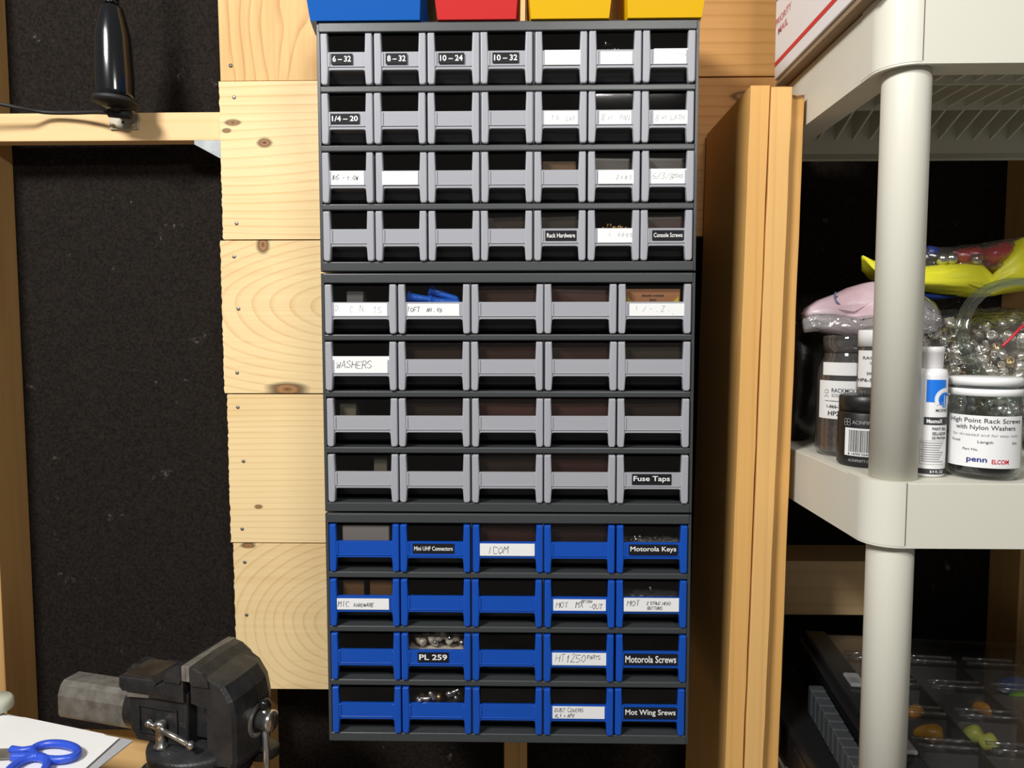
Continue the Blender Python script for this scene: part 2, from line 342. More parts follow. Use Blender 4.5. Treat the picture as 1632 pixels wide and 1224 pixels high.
brown = wood('brown_board', (.50, .255, .085), (.30, .125, .03), 'X', 20, 10, (5, 0, 2.2), [(.350, 1.806, .016, .006)], contrast=.9)
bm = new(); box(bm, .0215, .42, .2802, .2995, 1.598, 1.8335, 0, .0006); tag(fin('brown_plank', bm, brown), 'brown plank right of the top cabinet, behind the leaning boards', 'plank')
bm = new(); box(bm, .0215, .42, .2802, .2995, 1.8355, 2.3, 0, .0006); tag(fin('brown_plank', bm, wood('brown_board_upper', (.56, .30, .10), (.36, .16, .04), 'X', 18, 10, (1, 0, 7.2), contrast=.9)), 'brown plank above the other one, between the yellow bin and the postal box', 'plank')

# ------------------------------------------------------------------ drawer cabinets
W = .4318; H = .2794; TS = .0038; DEP = .277
def cabinet(k, ncol, fm, lab, ztop):
    z0 = ztop-H
    t = thing('drawer_cabinet', lab, 'cabinet', (0, 0, z0), 'steel drawer cabinets stacked on the wall')
    bm = new(); x1 = W/2
    for s in (-1, 1):
        a, b = sorted((s*x1, s*(x1-.0012))); box(bm, a, b, .001, DEP, z0, ztop, 0, .0004, 1)
        a, b = sorted((s*x1, s*(x1-TS))); box(bm, a, b, 0, .0012, z0, ztop, 0, .0004, 1)
    box(bm, -x1+.001, x1-.001, .0, DEP, ztop-.0012, ztop, 0, .0004, 1); box(bm, -x1+.001, x1-.001, .0, DEP, z0, z0+.0012, 0, .0004, 1)
    box(bm, -x1+.0025, x1-.0025, -.0012, .004, ztop-.0112, ztop-.0004, 0, .0011, 3)
    box(bm, -x1+.0025, x1-.0025, -.0012, .004, z0+.0004, z0+.0112, 0, .0011, 3)
    box(bm, -x1+.001, x1-.001, .003, DEP, z0+.0095, z0+.0110, 0)
    box(bm, -x1, x1, DEP, DEP+.0012, z0, ztop, 0)
    fin('casing', bm, M['steel'], t)
    for r in range(1, 4):
        zs = ztop-.0115-r*.066
        bm = new(); box(bm, -x1+.003, x1-.003, -.0010, .0045, zs, zs+.0072, 0, .0014, 3); box(bm, -x1+.0012, x1-.0012, .003, DEP-.001, zs+.0058, zs+.0070)
        fin('shelf', bm, M['steel'], t)
    pit = (W-2*TS)/ncol; mid = ncol//2
    for s in (mid, mid+1):
        x = -W/2+TS+pit*s
        for r in range(4):
            zb = ztop-.0115-r*.066-.0588
            bm = new(); box(bm, x-.0006, x+.0006, .0002, .27, zb+.0006, zb+.0585); fin('divider', bm, M['steel'], t)
    return t, pit
FR = {}
def fillet(cx, cz, r, a0, a1, n=5): return [(cx+r*math.cos(math.radians(a0+(a1-a0)*i/n)), cz+r*math.sin(math.radians(a0+(a1-a0)*i/n))) for i in range(n+1)]
HD = .0568; ZB0, ZB1 = .0168, .0363
def drawer_meshes(w, fm, key):
    h = w/2
    bm = new()
    for s in (-1, 1):   # stiles, rounded at the front
        P = [(s*(h-.0007), .0012), (s*h, .003), (s*h, HD-.0015), (s*(h-.0007), HD), (s*(h-.0078), HD), (s*(h-.0086), ZB1-.001), (s*(h-.0088), ZB0), (s*(h-.0078), .0020), (s*(h-.0066), .0)]
        P.insert(0, (s*(h-.0022), 0))
        prism(bm, P, 'Y', -.0035, .005, 0, .0016, 3)
        a, b = sorted((s*(h-.0002), s*(h-.0016))); box(bm, a, b, .003, .030, .0015, HD-.002)
    r = .0030; xi = h-.0084
    P = [(-xi-.002, ZB1), (-xi-.002, ZB0-r)]+fillet(-xi+r, ZB0-r, r, 180, 90)+fillet(xi-r, ZB0-r, r, 90, 0)+[(xi+.002, ZB0-r), (xi+.002, ZB1)]
    prism(bm, P, 'Y', -.0016, .0035, 0, .0004, 1)
    box(bm, -xi+.0005, xi-.0005, -.0026, -.0014, ZB0+.0030, ZB0+.0040, 0, .0003, 1)      # ledge under the card slot
    for s in (-1, 1):
        a, b = sorted((s*(xi+.0008), s*(xi-.0022))); box(bm, a, b, -.0027, -.0014, ZB0+.003, ZB1-.0005, 0, .0004, 1)
    box(bm, -xi, xi, -.0016, -.0012, ZB1-.0004, ZB1+.0003)
    fr = bm
    bm = new(); hh = h-.0016
    box(bm, -hh, hh, .03, .262, .0012, .0026)
    for s in (-1, 1): a, b = sorted((s*hh, s*(hh-.0014))); box(bm, a, b, .005, .262, .0014, .050)
    box(bm, -hh, hh, .2606, .262, .0014, .050)
    prism(bm, [(.0036, ZB0+.0015), (.0036, ZB0+.003), (.0055, ZB0+.003), (.032, .0026), (.032, .0012), (.029, .0012), (.014, .0065)], 'X', -hh, hh)
    tr = bm
    bm = new(); box(bm, -xi+.0002, xi-.0002, .0005, .0016, ZB1-.002, HD-.0016, 0, .0004, 1); pn = bm
    out = []
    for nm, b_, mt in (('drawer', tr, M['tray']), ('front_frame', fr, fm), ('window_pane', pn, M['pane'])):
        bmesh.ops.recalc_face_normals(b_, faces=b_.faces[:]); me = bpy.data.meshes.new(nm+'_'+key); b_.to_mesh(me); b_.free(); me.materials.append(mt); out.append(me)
    return out
rj = random.Random(5)
DR = {}
def add_drawers(t, k, ncol, fm, ztop, pit):
    key = {7: 'narrow', 5: 'wide'}[ncol]+str(k); w = pit-.0019; ms = drawer_meshes(w, fm, key); base = WL[t.name]
    first = None
    for r in range(4):
        for c in range(ncol):
            x = -W/2+TS+pit*(c+.5); zb = ztop-.0115-r*.066-.0583
            loc = Vector((x+rj.uniform(-.0005, .0005), rj.uniform(-.0008, .0006), zb))
            if first is None:
                o = bpy.data.objects.new('drawer', ms[0]); f = bpy.data.objects.new('front_frame', ms[1]); p = bpy.data.objects.new('window_pane', ms[2]); first = (o, f, p)
            else: o, f, p = (q.copy() for q in first)
            for q in (o, f, p): C.objects.link(q)
            o.parent = t; o.location = loc-base; f.parent = o; p.parent = o; DR[(k, r, c)] = (o, loc, w)
            tone = 'blue' if k == 2 else 'grey'; f['label'] = tone+' plastic front frame'; p['label'] = 'clear front window'
Z0 = 1.80; ZT = [Z0, Z0-.2814, Z0-.5628]
specs = [(7, M['grey'], 'top dark grey steel cabinet, four rows of seven small grey drawers'), (5, M['grey'], 'middle dark grey steel cabinet, four rows of five wide grey drawers'),
         (5, M['blue'], 'bottom dark grey steel cabinet, four rows of five wide blue drawers')]
cabs = []
for k, (nc, fm, lab) in enumerate(specs):
    t, pit = cabinet(k, nc, fm, lab, ZT[k]); cabs.append(t); add_drawers(t, k, nc, fm, ZT[k], pit)

# drawer labels: (cab, row, col, kind, px box, texts)
LB = [
 (0,0,0,'B',(528,562,84,101),'6 – 32'),(0,0,1,'B',(615,649,84,101),'8 – 32'),(0,0,2,'B',(699,740,84,101),'10 – 24'),(0,0,3,'B',(785,827,84,101),'10 – 32'),
 (0,0,4,'W',(868,929,79,103),[]),(0,0,5,'F',(957,1014,82,103),[('   -',.3,.5,.3)]),(0,0,6,'F',(1042,1104,76,101),[('- - x',.55,.5,.25)]),
 (0,1,0,'B',(527,573,180,196),'1/4 – 20'),(0,1,4,'F',(867,925,176,198),[('1 5',.18,.4,.3),('LAT',.6,.3,.32)]),(0,1,5,'F',(955,1013,176,198),[('8',.02,.3,.5),('x1',.2,.35,.3),('PAN',.55,.3,.36)]),
 (0,1,6,'F',(1041,1100,176,198),[('8',.02,.25,.42),('x1',.2,.35,.3),('LATH',.45,.3,.38)]),
 (0,2,0,'P',(525,580,269,292),[('#6',.05,.35,.38),('- 1.0W',.35,.35,.3)]),(0,2,1,'W',(609,666,270,292),[]),(0,2,5,'F',(953,1010,271,293),[('.',.2,.45,.2),('2 X 8 3',.5,.35,.26)]),
 (0,2,6,'F',(1036,1096,268,292),[('6/3/8',.03,.3,.42),('ZOX0',.58,.38,.26)]),
 (0,3,4,'B',(869,919,370,386),'Rack Hardware'),(0,3,5,'F',(952,1010,364,387),[('L',.3,.5,.2),('O R 0 5',.55,.4,.24)]),(0,3,6,'B',(1039,1090,366,382),'Console Screws'),
 (1,0,0,'F',(528,617,480,501),[('D.',.05,.4,.4),('C',.33,.3,.4),('N.',.5,.35,.45),('1S',.74,.2,.5)]),(1,0,1,'P',(644,732,483,503),[('10FT',.04,.35,.38),('AN . K5',.4,.35,.28)]),
 (1,0,4,'F',(1003,1092,481,501),[('I',.08,.45,.4),('/ - . Z .',.22,.35,.42),('- .',.75,.05,.2)]),(1,1,0,'P',(530,621,565,592),[('WASHERS',.05,.3,.44)]),
 (1,3,4,'B',(1007,1070,751,768),'Fuse Taps'),
 (2,0,1,'B',(658,724,864,879),'Mini UHF Connectors'),(2,0,2,'P',(765,852,864,883),[('ICOM',.12,.2,.62)]),(2,0,4,'B',(1002,1080,866,882),'Motorola Keys'),
 (2,1,0,'P',(534,620,951,968),[('MIC',.04,.25,.5),('HARDWARE',.34,.25,.32)]),(2,1,3,'P',(881,967,952,970),[('MOT',.04,.25,.5),('MX',.41,.3,.5),('HT1250',.52,.72,.22),('-OUT',.66,.2,.42)]),
 (2,1,4,'P',(994,1082,950,971),[('MOT',.04,.42,.45),('2 STRUC HEAD',.40,.5,.22),('BUTTONS',.42,.14,.22)]),
 (2,2,1,'B',(666,715,1037,1052),'PL 259'),(2,2,3,'P',(880,966,1038,1057),[('HT1250',.04,.25,.58),('PARTS',.64,.5,.3)]),(2,2,4,'B',(994,1080,1039,1056),'Motorola Screws'),
 (2,3,3,'P',(880,965,1124,1143),[('DUST COVERS',.03,.55,.30),('XLT + APX',.03,.12,.26)]),(2,3,4,'B',(994,1079,1125,1142),'Mot Wing Srews')]
for i, (k, r, c, kind, (xa, xb, ya, yb), tx) in enumerate(LB):
    o, loc, w = DR[(k, r, c)]
    a = atY(xa, yb, -.002); b = atY(xb, ya, -.002); x0, x1, z0, z1 = a.x, b.x, a.z, b.z
    hgt = z1-z0; zc = loc.z+ZB0+.004+hgt/2+(.0006 if kind == 'B' else 0)
    if kind != 'B': zc = loc.z+ZB0+.0035+hgt/2
    elif hgt < .0135: zc = loc.z+(ZB0+.004+ZB1)/2
    z0, z1 = zc-hgt/2, zc+hgt/2
    yl = -.0030; bm = new()
    box(bm, x0, x1, yl, yl+.0003, z0, z1, 0)
    fmap = lambda x, z: (x, yl-.00012, z)
    if kind == 'B':
        put_text(bm, tx, x0+.0018, x1-.0018, z0+.0026, z1-.0024, fmap, 1, .018 if len(tx) < 9 else .012); mats = [M['black_tape'], M['white_ink']]; lab = 'black label with white printed lettering'
    else:
        for (s, fx, fz, fh) in tx: hand(bm, s, x0+.0012+(x1-x0-.0012)*fx, z0+hgt*fz, hgt*fh, fmap, 1, i, th=.00022 if kind == 'F' else .00032)
        mats = [M['paper'], M['pen'] if kind == 'P' else M['pen_faint']]; lab = 'white paper label' + (' with handwriting' if tx else ', blank')
    WLp = loc+Vector((0, 0, 0))
    bmesh.ops.translate(bm, verts=bm.verts[:], vec=-WLp)
    tag(fin('drawer_label', bm, mats, o, world=False), lab)

# ------------------------------------------------------------------ things inside the drawers
rr = random.Random(11)
def dpos(k, r, c, fx, fy, fz):    # point inside a drawer: fx -1..1, y metres back, z metres above drawer floor
    o, loc, w = DR[(k, r, c)]; return Vector((loc.x+fx*(w/2-.011), loc.y+fy, loc.z+fz))
m_anchor = mat('bright_blue_nylon', (.01, .14, .75), .35)
def anchor(p, d, label):
    bm = new(); d = Vector(d).normalized(); prof = [(.0008, 0), (.0022, .002), (.0030, .004)]
    for i in range(6): prof += [(.0024, .005+i*.0026), (.0034, .0062+i*.0026)]
    prof += [(.0030, .021), (.0040, .034), (.0052, .035), (.0052, .037), (.0034, .037), (.003, .032)]
    prof = [(r_*1.4, h_) for r_, h_ in prof]; lathe(bm, prof, p, d, 14, 0); tag(fin('plastic_anchor', bm, m_anchor), label, 'wall anchor', 'blue wall anchors in a grey drawer')
B = lambda fx, fy, fz: dpos(1, 0, 1, fx, fy, fz)
anchor(B(.14, .010, .0385), (-1, .05, .12), 'blue plastic wall anchor lying at the left, its collar against the window')
anchor(B(.90, .016, .0390), (-1, .1, .36), 'blue plastic wall anchor tilted upward, topmost in the grey drawer')
anchor(B(.98, .008, .0360), (-1, .05, .05), 'blue plastic wall anchor at the right under the tilted one')
anchor(B(.20, .010, .0355), (-1, .2, .05), 'blue plastic wall anchor in the middle of the grey drawer, mostly below the window')
anchor(B(-.10, .030, .037), (-1, .9, .1), 'blue plastic wall anchor farther back between the other anchors')
# bed that the anchors lie on
bm = new(); a = B(-1, .008, 0); b = B(1, .12, .0345)
prism(bm, [(.008, a.z+.0195), (.0335, a.z+.0036), (.10, a.z+.0036), (.10, b.z), (.008, b.z)], 'X', a.x, b.x, 0, .001, 1); tag(fin('anchor_pile', bm, m_anchor), 'blue anchors packed below the window of the grey drawer', 'wall anchor', kind='stuff')
def slopebox(bm, x0, x1, y0, y1, zf, zt, mi=0):
    sl = lambda y: .0206-(y-.0055)*.649
    prism(bm, [(y0, zf+sl(y0)), (.0335, zf+.0036), (y1, zf+.0036), (y1, zt), (y0, zt)], 'X', x0, x1, mi, .0008, 1)
# orange packet
a = atY(1012, 456, .012); b = atY(1090, 480, .012); t = thing('hardware_packet', 'orange and yellow paper packet standing in the top right wide grey drawer', 'packet', (0, .012, 1.44))
o, loc, w = DR[(1, 0, 4)]; zf = loc.z+.004
bm = new(); slopebox(bm, loc.x-.032, loc.x+.032, .012, .038, loc.z, loc.z+.052); fin('packet_body', bm, mat('orange_card', (.48, .22, .10), .6), t)
bm = new(); x = loc.x; zt = loc.z+.0535
put_text(bm, 'FENDER WASHER', x-.013, x+.013, zt-.0105, zt-.0080, lambda x, z: (x, .01165, z), 0); put_text(bm, 'ZINC', x-.004, x+.004, zt-.0155, zt-.0130, lambda x, z: (x, .01165, z), 0); fin('printing', bm, M['ink'], t)
for s in (-1, 1):
    bm = new(); prism(bm, [(x+s*.030, zt-.019), (x+s*.021, zt-.019), (x+s*.030, zt-.010)], 'Y', .0112, .0119); fin('yellow_corner', bm, mat('yellow_print', (.75, .62, .05), .5), t)
# white and metal plugs, screws, bright scraps
m_wplug = mat('off_white_plastic', (.70, .65, .56), .4); m_brass = mat('brass', (.65, .45, .18), .3, .9)
def plug(p, d, mt, s, name, label, cat, group):
    bm = new(); lathe(bm, [(.0042*s, 0), (.0050*s, .001), (.0050*s, .006*s), (.0036*s, .0065*s), (.0036*s, .012*s), (.0026*s, .0125*s), (.0026*s, .017*s), (.001*s, .018*s)], p, d, 14, 0)
    tag(fin(name, bm, mt), label, cat, group)
def bed(k, r, c, ztop, mt, name, label, cat):
    o, loc, w = DR[(k, r, c)]; bm = new(); n = 14; xs = w/2-.006
    vs = [[bm.verts.new((loc.x-xs+2*xs*i/n, .009+.09*j/6, loc.z+ztop+.004*noise.noise(Vector((i*.9, j*.9, k*7+r))))) for i in range(n+1)] for j in range(7)]
    for j in range(6):
        for i in range(n): bm.faces.new((vs[j][i], vs[j][i+1], vs[j+1][i+1], vs[j+1][i]))
    g = bmesh.ops.extrude_face_region(bm, geom=bm.faces[:])
    for v in [q for q in g['geom'] if isinstance(q, bmesh.types.BMVert)]: v.co.z = loc.z+max(.0038, .0208-(v.co.y-.0055)*.649)
    tag(fin(name, bm, mt, smooth=True), label, cat, kind='stuff')
bed(2, 2, 1, .031, m_wplug, 'plug_pile', 'pile of off-white plug connectors low in a blue drawer', 'connector')
for i in range(11):
    fx = -.9+1.8*i/10; plug(dpos(2, 2, 1, fx, .014+rr.uniform(0, .012), .036+rr.uniform(0, .006)+(.004 if i in (5, 6) else 0)), (rr.uniform(-1, 1), rr.uniform(.05, .8), rr.uniform(-.05, .6)), [m_wplug, M['chrome'], m_wplug][i % 3], 1.0, 'plug_connector', 'off-white or silver plug connector in the second-lowest blue drawer with a black label', 'connector', 'plug connectors in the blue drawer above')
bed(2, 3, 1, .028, M['rust'], 'adapter_pile', 'pile of metal adapters low in the bottom-row blue drawer', 'connector')
for i in range(8):
    fx = -.85+1.7*i/7; plug(dpos(2, 3, 1, fx, .009+rr.uniform(0, .012), .034+rr.uniform(0, .007)), (rr.uniform(-1, 1), -.7 if i == 0 else rr.uniform(-.5, .9), rr.uniform(-.2, .4)), m_brass if i % 3 == 1 else M['chrome'], .95, 'metal_adapter', 'small metal adapter behind the window of the bottom-row blue drawer', 'connector', 'metal adapters in the bottom row')
for i in range(9):
    bm = new(); p = dpos(2, 0, 4, -.75+.19*i, .008+rr.uniform(0, .01), .0362+rr.uniform(0, .0025)); lathe(bm, [(.0028, 0), (.0028, .0006), (.0012, .0008), (.0012, .004)], p, (rr.uniform(-1, 1), rr.uniform(-.6, .6), .6), 10)
    tag(fin('small_screw', bm, M['chrome']), 'tiny bright screw low in the window of the top right blue drawer', 'screw', 'tiny screws in a blue drawer')
bed(2, 0, 4, .0345, M['worn'], 'screw_pile', 'pile of tiny screws low in the top right blue drawer', 'screw')
for i in range(10):
    bm = new(); p = dpos(0, 3, 5, -.6+.16*i, .008+rr.uniform(0, .01), .0378+rr.uniform(0, .002)+(.0045 if i in (2, 3) else 0)); cyl(bm, p, p+Vector((rr.uniform(-.008, .008), .004, rr.uniform(-.003, .003))), .0011, 8)
    tag(fin('brass_screw', bm, m_brass), 'small brass screw in the narrow grey drawer beside the one with the last black label', 'screw', 'brass screws in a grey drawer')
bed(0, 3, 5, .0355, m_brass, 'brass_pile', 'pile of brass screws low in a narrow grey drawer', 'screw')
for i in range(9):
    bm = new(); p = dpos(0, 0, 5, -.75+.19*i, .006+rr.uniform(0, .008), .0378+(.011 if i == 1 else rr.uniform(0, .003))); lathe(bm, [(.0026, 0), (.0026, .0012), (.0012, .0016), (.0012, .008)], p, (1, rr.uniform(-.4, .4), rr.uniform(-.2, .3)), 10)
    tag(fin('shiny_screw', bm, M['chrome']), 'shiny steel screw behind the window of the top row drawer, second from the right', 'screw', 'shiny screws in the top row')
bed(0, 0, 5, .036, M['worn'], 'shiny_screw_pile', 'pile of shiny screws low in the second top-row drawer from the right', 'screw')
# odd pieces
p = dpos(2, 1, 4, -.02, .008, .046); bm = new(); cyl(bm, p, p+Vector((.004, .002, -.007)), .0013, 8); tag(fin('steel_pin', bm, M['chrome']), 'single bright steel pin in a blue drawer with a two-line label', 'pin')
bed(2, 1, 4, .0375, M['tray'], 'button_pile', 'black buttons filling the right blue drawer of the second row', 'button')
o, loc, w = DR[(2, 0, 0)]; bm = new(); slopebox(bm, loc.x-.028, loc.x+.028, .007, .08, loc.z, loc.z+.0530); tag(fin('grey_box', bm, mat('grey_card', (.30, .28, .27), .5)), 'plain grey box filling the top left blue drawer', 'box')
for i, (fx, wd) in enumerate(((-.42, .017), (.50, .020))):
    p = dpos(2, 1, 0, fx, .012, 0); bm = new(); slopebox(bm, p.x-wd, p.x+wd, p.y, p.y+.04, p.z, p.z+.051)
    tag(fin('brown_block', bm, mat('brown_card', (.16, .085, .035), .45)), ('left' if i == 0 else 'right')+' brown block standing in the blue drawer of the second row, far left', 'block')
for k, r, c, fx, wd, mt, lab in ((0, 2, 4, 0, .020, mat('tan_card', (.17, .09, .035), .5), 'brown cardboard piece in the third-row drawer right of centre'), (0, 3, 0, -.05, .010, mat('pale_tube', (.5, .5, .5), .4), 'pale tube lying low in the bottom left narrow grey drawer'),
                             (1, 0, 0, -.35, .010, mat('grey_tube', (.16, .16, .16), .4), 'dark grey block standing in the top left wide grey drawer'), (1, 2, 0, -.70, .010, mat('olive_card', (.16, .15, .11), .5), 'olive grey sleeve at the left of a wide grey drawer'),
                             (1, 3, 0, .55, .008, mat('olive_card_2', (.15, .14, .11), .5), 'olive grey sleeve at the right of the bottom left wide grey drawer'), (2, 0, 3, .45, .006, mat('pale_strip', (.22, .19, .18), .5), 'pale strip standing in the fourth blue drawer of the top row')):
    p = dpos(k, r, c, fx, .016, 0); bm = new(); hh = .038 if (k, r) == (0, 3) else .050
    slopebox(bm, p.x-wd, p.x+wd, p.y, p.y+.05, p.z, p.z+hh); tag(fin('stored_piece', bm, mt), lab, 'stored part')
# dark filling that closes the view into the back of the brownish drawers
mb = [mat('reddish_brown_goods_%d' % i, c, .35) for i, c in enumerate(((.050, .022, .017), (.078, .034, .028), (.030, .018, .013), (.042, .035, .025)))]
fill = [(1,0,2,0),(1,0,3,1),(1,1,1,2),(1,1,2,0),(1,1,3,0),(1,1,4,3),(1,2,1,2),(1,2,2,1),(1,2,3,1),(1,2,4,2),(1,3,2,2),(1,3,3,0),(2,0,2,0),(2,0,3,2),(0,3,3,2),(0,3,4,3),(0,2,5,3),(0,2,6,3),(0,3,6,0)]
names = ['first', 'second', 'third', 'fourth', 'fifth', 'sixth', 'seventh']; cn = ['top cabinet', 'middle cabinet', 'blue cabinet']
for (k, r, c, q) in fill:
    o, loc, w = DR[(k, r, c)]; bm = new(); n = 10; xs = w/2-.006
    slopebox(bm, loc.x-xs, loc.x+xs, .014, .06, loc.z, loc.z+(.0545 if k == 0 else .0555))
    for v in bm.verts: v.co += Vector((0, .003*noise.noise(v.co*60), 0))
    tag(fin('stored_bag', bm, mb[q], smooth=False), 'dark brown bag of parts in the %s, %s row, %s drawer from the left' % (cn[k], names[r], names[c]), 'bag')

# ------------------------------------------------------------------ bins on top of the cabinets
def bin_(xa, xb, mt, h, dep, lab, wide, y0=-.004):
    t = thing('storage_bin', lab, 'bin', ((xa+xb)/2, y0, Z0), 'plastic bins on top of the drawer cabinets'); cx = (xa+xb)/2; hw = (xb-xa)/2
    z0 = Z0+.0004; bm = new(); th = .002
    fh = h*.55; ov = .022
    A = lambda s, e: cx+s*(hw+e)
    # outer and inner shells as one body
    def shell(ins):
        zb = z0+ins
        pts = {}
        for s in (-1, 1):
            sg = s
            pts[s] = [bm.verts.new(p) for p in ((A(s, -ins), y0+ins, zb), (A(s, .006-ins), y0-ov+ins, z0+fh), (A(s, wide-ins), y0+dep*.40, z0+h), (A(s, wide-ins), y0+dep-ins, z0+h), (A(s, wide*.6-ins), y0+dep-ins, zb), (A(s, wide*.5-ins), y0+.035, zb))]
        return pts
    o_, i_ = shell(0), shell(th)
    for P, fl in ((o_, 1), (i_, -1)):
        L, Rr = P[-1], P[1]
        bm.faces.new(L); bm.faces.new(Rr)
        bm.faces.new((L[0], L[1], Rr[1], Rr[0])); bm.faces.new((L[4], L[5], Rr[5], Rr[4])); bm.faces.new((L[5], L[0], Rr[0], Rr[5])); bm.faces.new((L[3], L[4], Rr[4], Rr[3]))
    for s in (-1, 1):
        for i in (1, 2): bm.faces.new((o_[s][i], o_[s][i+1], i_[s][i+1], i_[s][i]))
    bm.faces.new((o_[-1][1], o_[1][1], i_[1][1], i_[-1][1])); bm.faces.new((o_[-1][3], o_[1][3], i_[1][3], i_[-1][3]))
    fin('bin_body', bm, mt, t)
    bm = new(); box(bm, cx-hw-.006, cx+hw+.006, y0-ov-.004, y0-ov+.001, z0+fh-.012, z0+fh+.001, 0, .0012); fin('front_lip', bm, mt, t)
bin_(-.2215, -.098, M['binblue'], .128, .25, 'wide blue plastic bin on the top cabinet, leftmost of the bins', .010)
bin_(-.078, .010, M['red'], .115, .19, 'red plastic bin on the top cabinet, between the blue and yellow bins', .004)
bin_(.027, .114, M['yellow'], .115, .19, 'yellow plastic bin next to the red bin on the top cabinet', .006)
bin_(.135, .217, M['yellow'], .115, .19, 'yellow plastic bin at the right end of the top cabinet', .005)

# ------------------------------------------------------------------ antenna mount on the blocking
t = thing('antenna_mount', 'glossy black bottle-shaped antenna mount standing on a metal bracket on the left blocking beam', 'antenna', (-.584, .250, 1.794))
ax = atY(184, 160, .25); tx = atY(177, 0, .25); d = (tx-ax).normalized()
def PA(y): return (ax.z-atY(180, y, .25).z)*-1
bm = new(); prof = [(.030, 0)]
hpx = lambda y: atY(180, y, .25).z-ax.z
for (y, r) in ((158, .0255), (150, .0262), (120, .0268), (60, .0250), (35, .0205), (16, .0165), (12, .0150), (10, .0100)): prof.append((r, hpx(y)))
lathe(bm, prof[1:], ax, d, 36); fin('coil_housing', bm, M['gloss_black'], t)
bm = new(); z1 = hpx(10)
pr = []
for i in range(14): pr += [(.0105 if i % 2 else .0085, z1+i*.0028), (.0105 if i % 2 else .0085, z1+(i+1)*.0028)]
pr += [(.006, z1+.042), (.004, z1+.12)]
lathe(bm, pr, ax, d, 20); fin('threaded_stem', bm, M['gloss_black'], t)
bm = new(); dd = Vector((.06, 0, 1)).normalized(); lathe(bm, [(.010, -.010), (.0315, -.0065), (.0325, -.003), (.031, .0005), (.026, .002)], ax+Vector((.001, 0, .001)), dd, 32); fin('base_flange', bm, M['rubber'], t)
t2 = thing('mounting_bracket', 'beige metal angle bracket screwed to the blocking beam under the black antenna mount', 'bracket', (-.57, .2985, 1.75))
a = atY(176, 207, .2985); b = atY(220, 172, .2985)
bm = new(); box(bm, a.x, b.x, .2965, .2993, a.z, b.z-.008, 0, .0006); box(bm, a.x+.014, b.x, .250, .2985, b.z-.011, b.z-.008, 0, .0006); fin('angle_plate', bm, mat('beige_steel', (.46, .42, .34), .45, .3), t2)
for (sx, sy) in ((181, 201), (212, 200)):
    p = atY(sx, sy, .297); bm = new(); lathe(bm, [(.0032, 0), (.0030, .0015), (.001, .0022)], (p.x, .2966, p.z), (0, -1, 0), 12); fin('screw', bm, m_brass, t2)
p = atY(196, 195, .297); bm = new(); lathe(bm, [(.0020, 0), (.0020, .0006)], (p.x, .2966, p.z), (0, -1, 0), 12); fin('hole', bm, M['rubber'], t2)
bm = new(); cyl(bm, atY(174, 180, .262), atY(208, 183, .262), .0065, 16); cyl(bm, atY(185, 176, .255), atY(186, 166, .252), .008, 16); fin('cable_plug', bm, M['rubber'], t)
pts = [atY(-60, 158, .25), atY(0, 166, .26), atY(30, 172, .268), atY(70, 179, .285), atY(110, 180, .285), atY(150, 179, .275), atY(176, 180, .262)]
bm = new(); tube(bm, smooth_path(pts), .0030, 10); tag(fin('antenna_cable', bm, M['rubber']), 'thin black cable running left from the antenna mount along the blocking beam', 'cable')

# ------------------------------------------------------------------ leaning boards between cabinets and shelving
def lumber(pts, y0, y1, lab, mt, cut=0):
    """front face quad: (xl, xr) top z, (xl, xr) bottom"""
    (xa, xb, zt), (xc, xd, zb) = pts; bm = new()
    k = (0-zb)/(zt-zb); xe = xc+(xa-xc)*k; xf = xd+(xb-xd)*k
    n = 40; L = []; Rr = []; rng = random.Random(int(xa*1e4))
    for i in range(n+1):
        s = i/n; z = zt*(1-s); x_l = xa+(xe-xa)*s+rng.uniform(-.0004, .0004); x_r = xb+(xf-xb)*s+rng.uniform(-.0004, .0004); L.append((x_l, z)); Rr.append((x_r, z))
    prism(bm, L+Rr[::-1], 'Y', y0, y1, 0, .0007, 1)
    tag(fin('lumber_board', bm, mt), lab, 'board', 'boards leaning beside the cabinets')
lm = [wood('lumber_%d' % i, c1, c2, 'Z', 16, 4, (i*2.3+.5, i, i), contrast=.6, knots=k, stretch=.10) for i, (c1, c2, k) in enumerate([((.72, .41, .135), (.50, .25, .065), ()), ((.76, .46, .17), (.54, .29, .09), ()), ((.68, .38, .12), (.40, .18, .045), ((.354, 1.742, .008, .006),))])]
lumber(((.2925, .3155, 1.7475), (.2785, .3010, .892)), .060, .274, 'leaning pine board nearest the cabinets, its wide face towards them', lm[0])
lumber(((.3170, .3420, 1.7450), (.3030, .3260, .892)), .058, .27, 'middle of the three leaning pine boards right of the cabinets', lm[1])
lumber(((.3440, .3615, 1.7400), (.3285, .3505, .892)), .072, .27, 'leaning pine board next to the cream shelving, dark knot at its top', lm[2])

# ------------------------------------------------------------------ cream shelving unit
t = thing('plastic_shelving', 'cream plastic shelving unit with round posts at the right', 'shelving', (.75, .07, 0))
SX0, SX1, SY0, SY1 = .367, 1.28, -.12, .268
def rr_outline(x0, x1, y0, y1, r, n=24):
    P = []
    for (cx, cy, a0) in ((x0+r, y0+r, 180), (x1-r, y0+r, 270), (x1-r, y1-r, 0), (x0+r, y1-r, 90)):
        for i in range(n+1): a = math.radians(a0+90*i/n); P.append((cx+r*math.cos(a), cy+r*math.sin(a)))
    return P
def ring_solid(bm, po, pi_, z0, z1, mi=0):
    n = len(po); rings = [[bm.verts.new((x, y, z)) for (x, y) in P] for P, z in ((po, z0), (po, z1), (pi_, z1), (pi_, z0))]
    for k in range(4):
        A, Bb = rings[k], rings[(k+1) % 4]
        for i in range(n): f = bm.faces.new((A[i], A[(i+1) % n], Bb[(i+1) % n], Bb[i])); f.material_index = mi
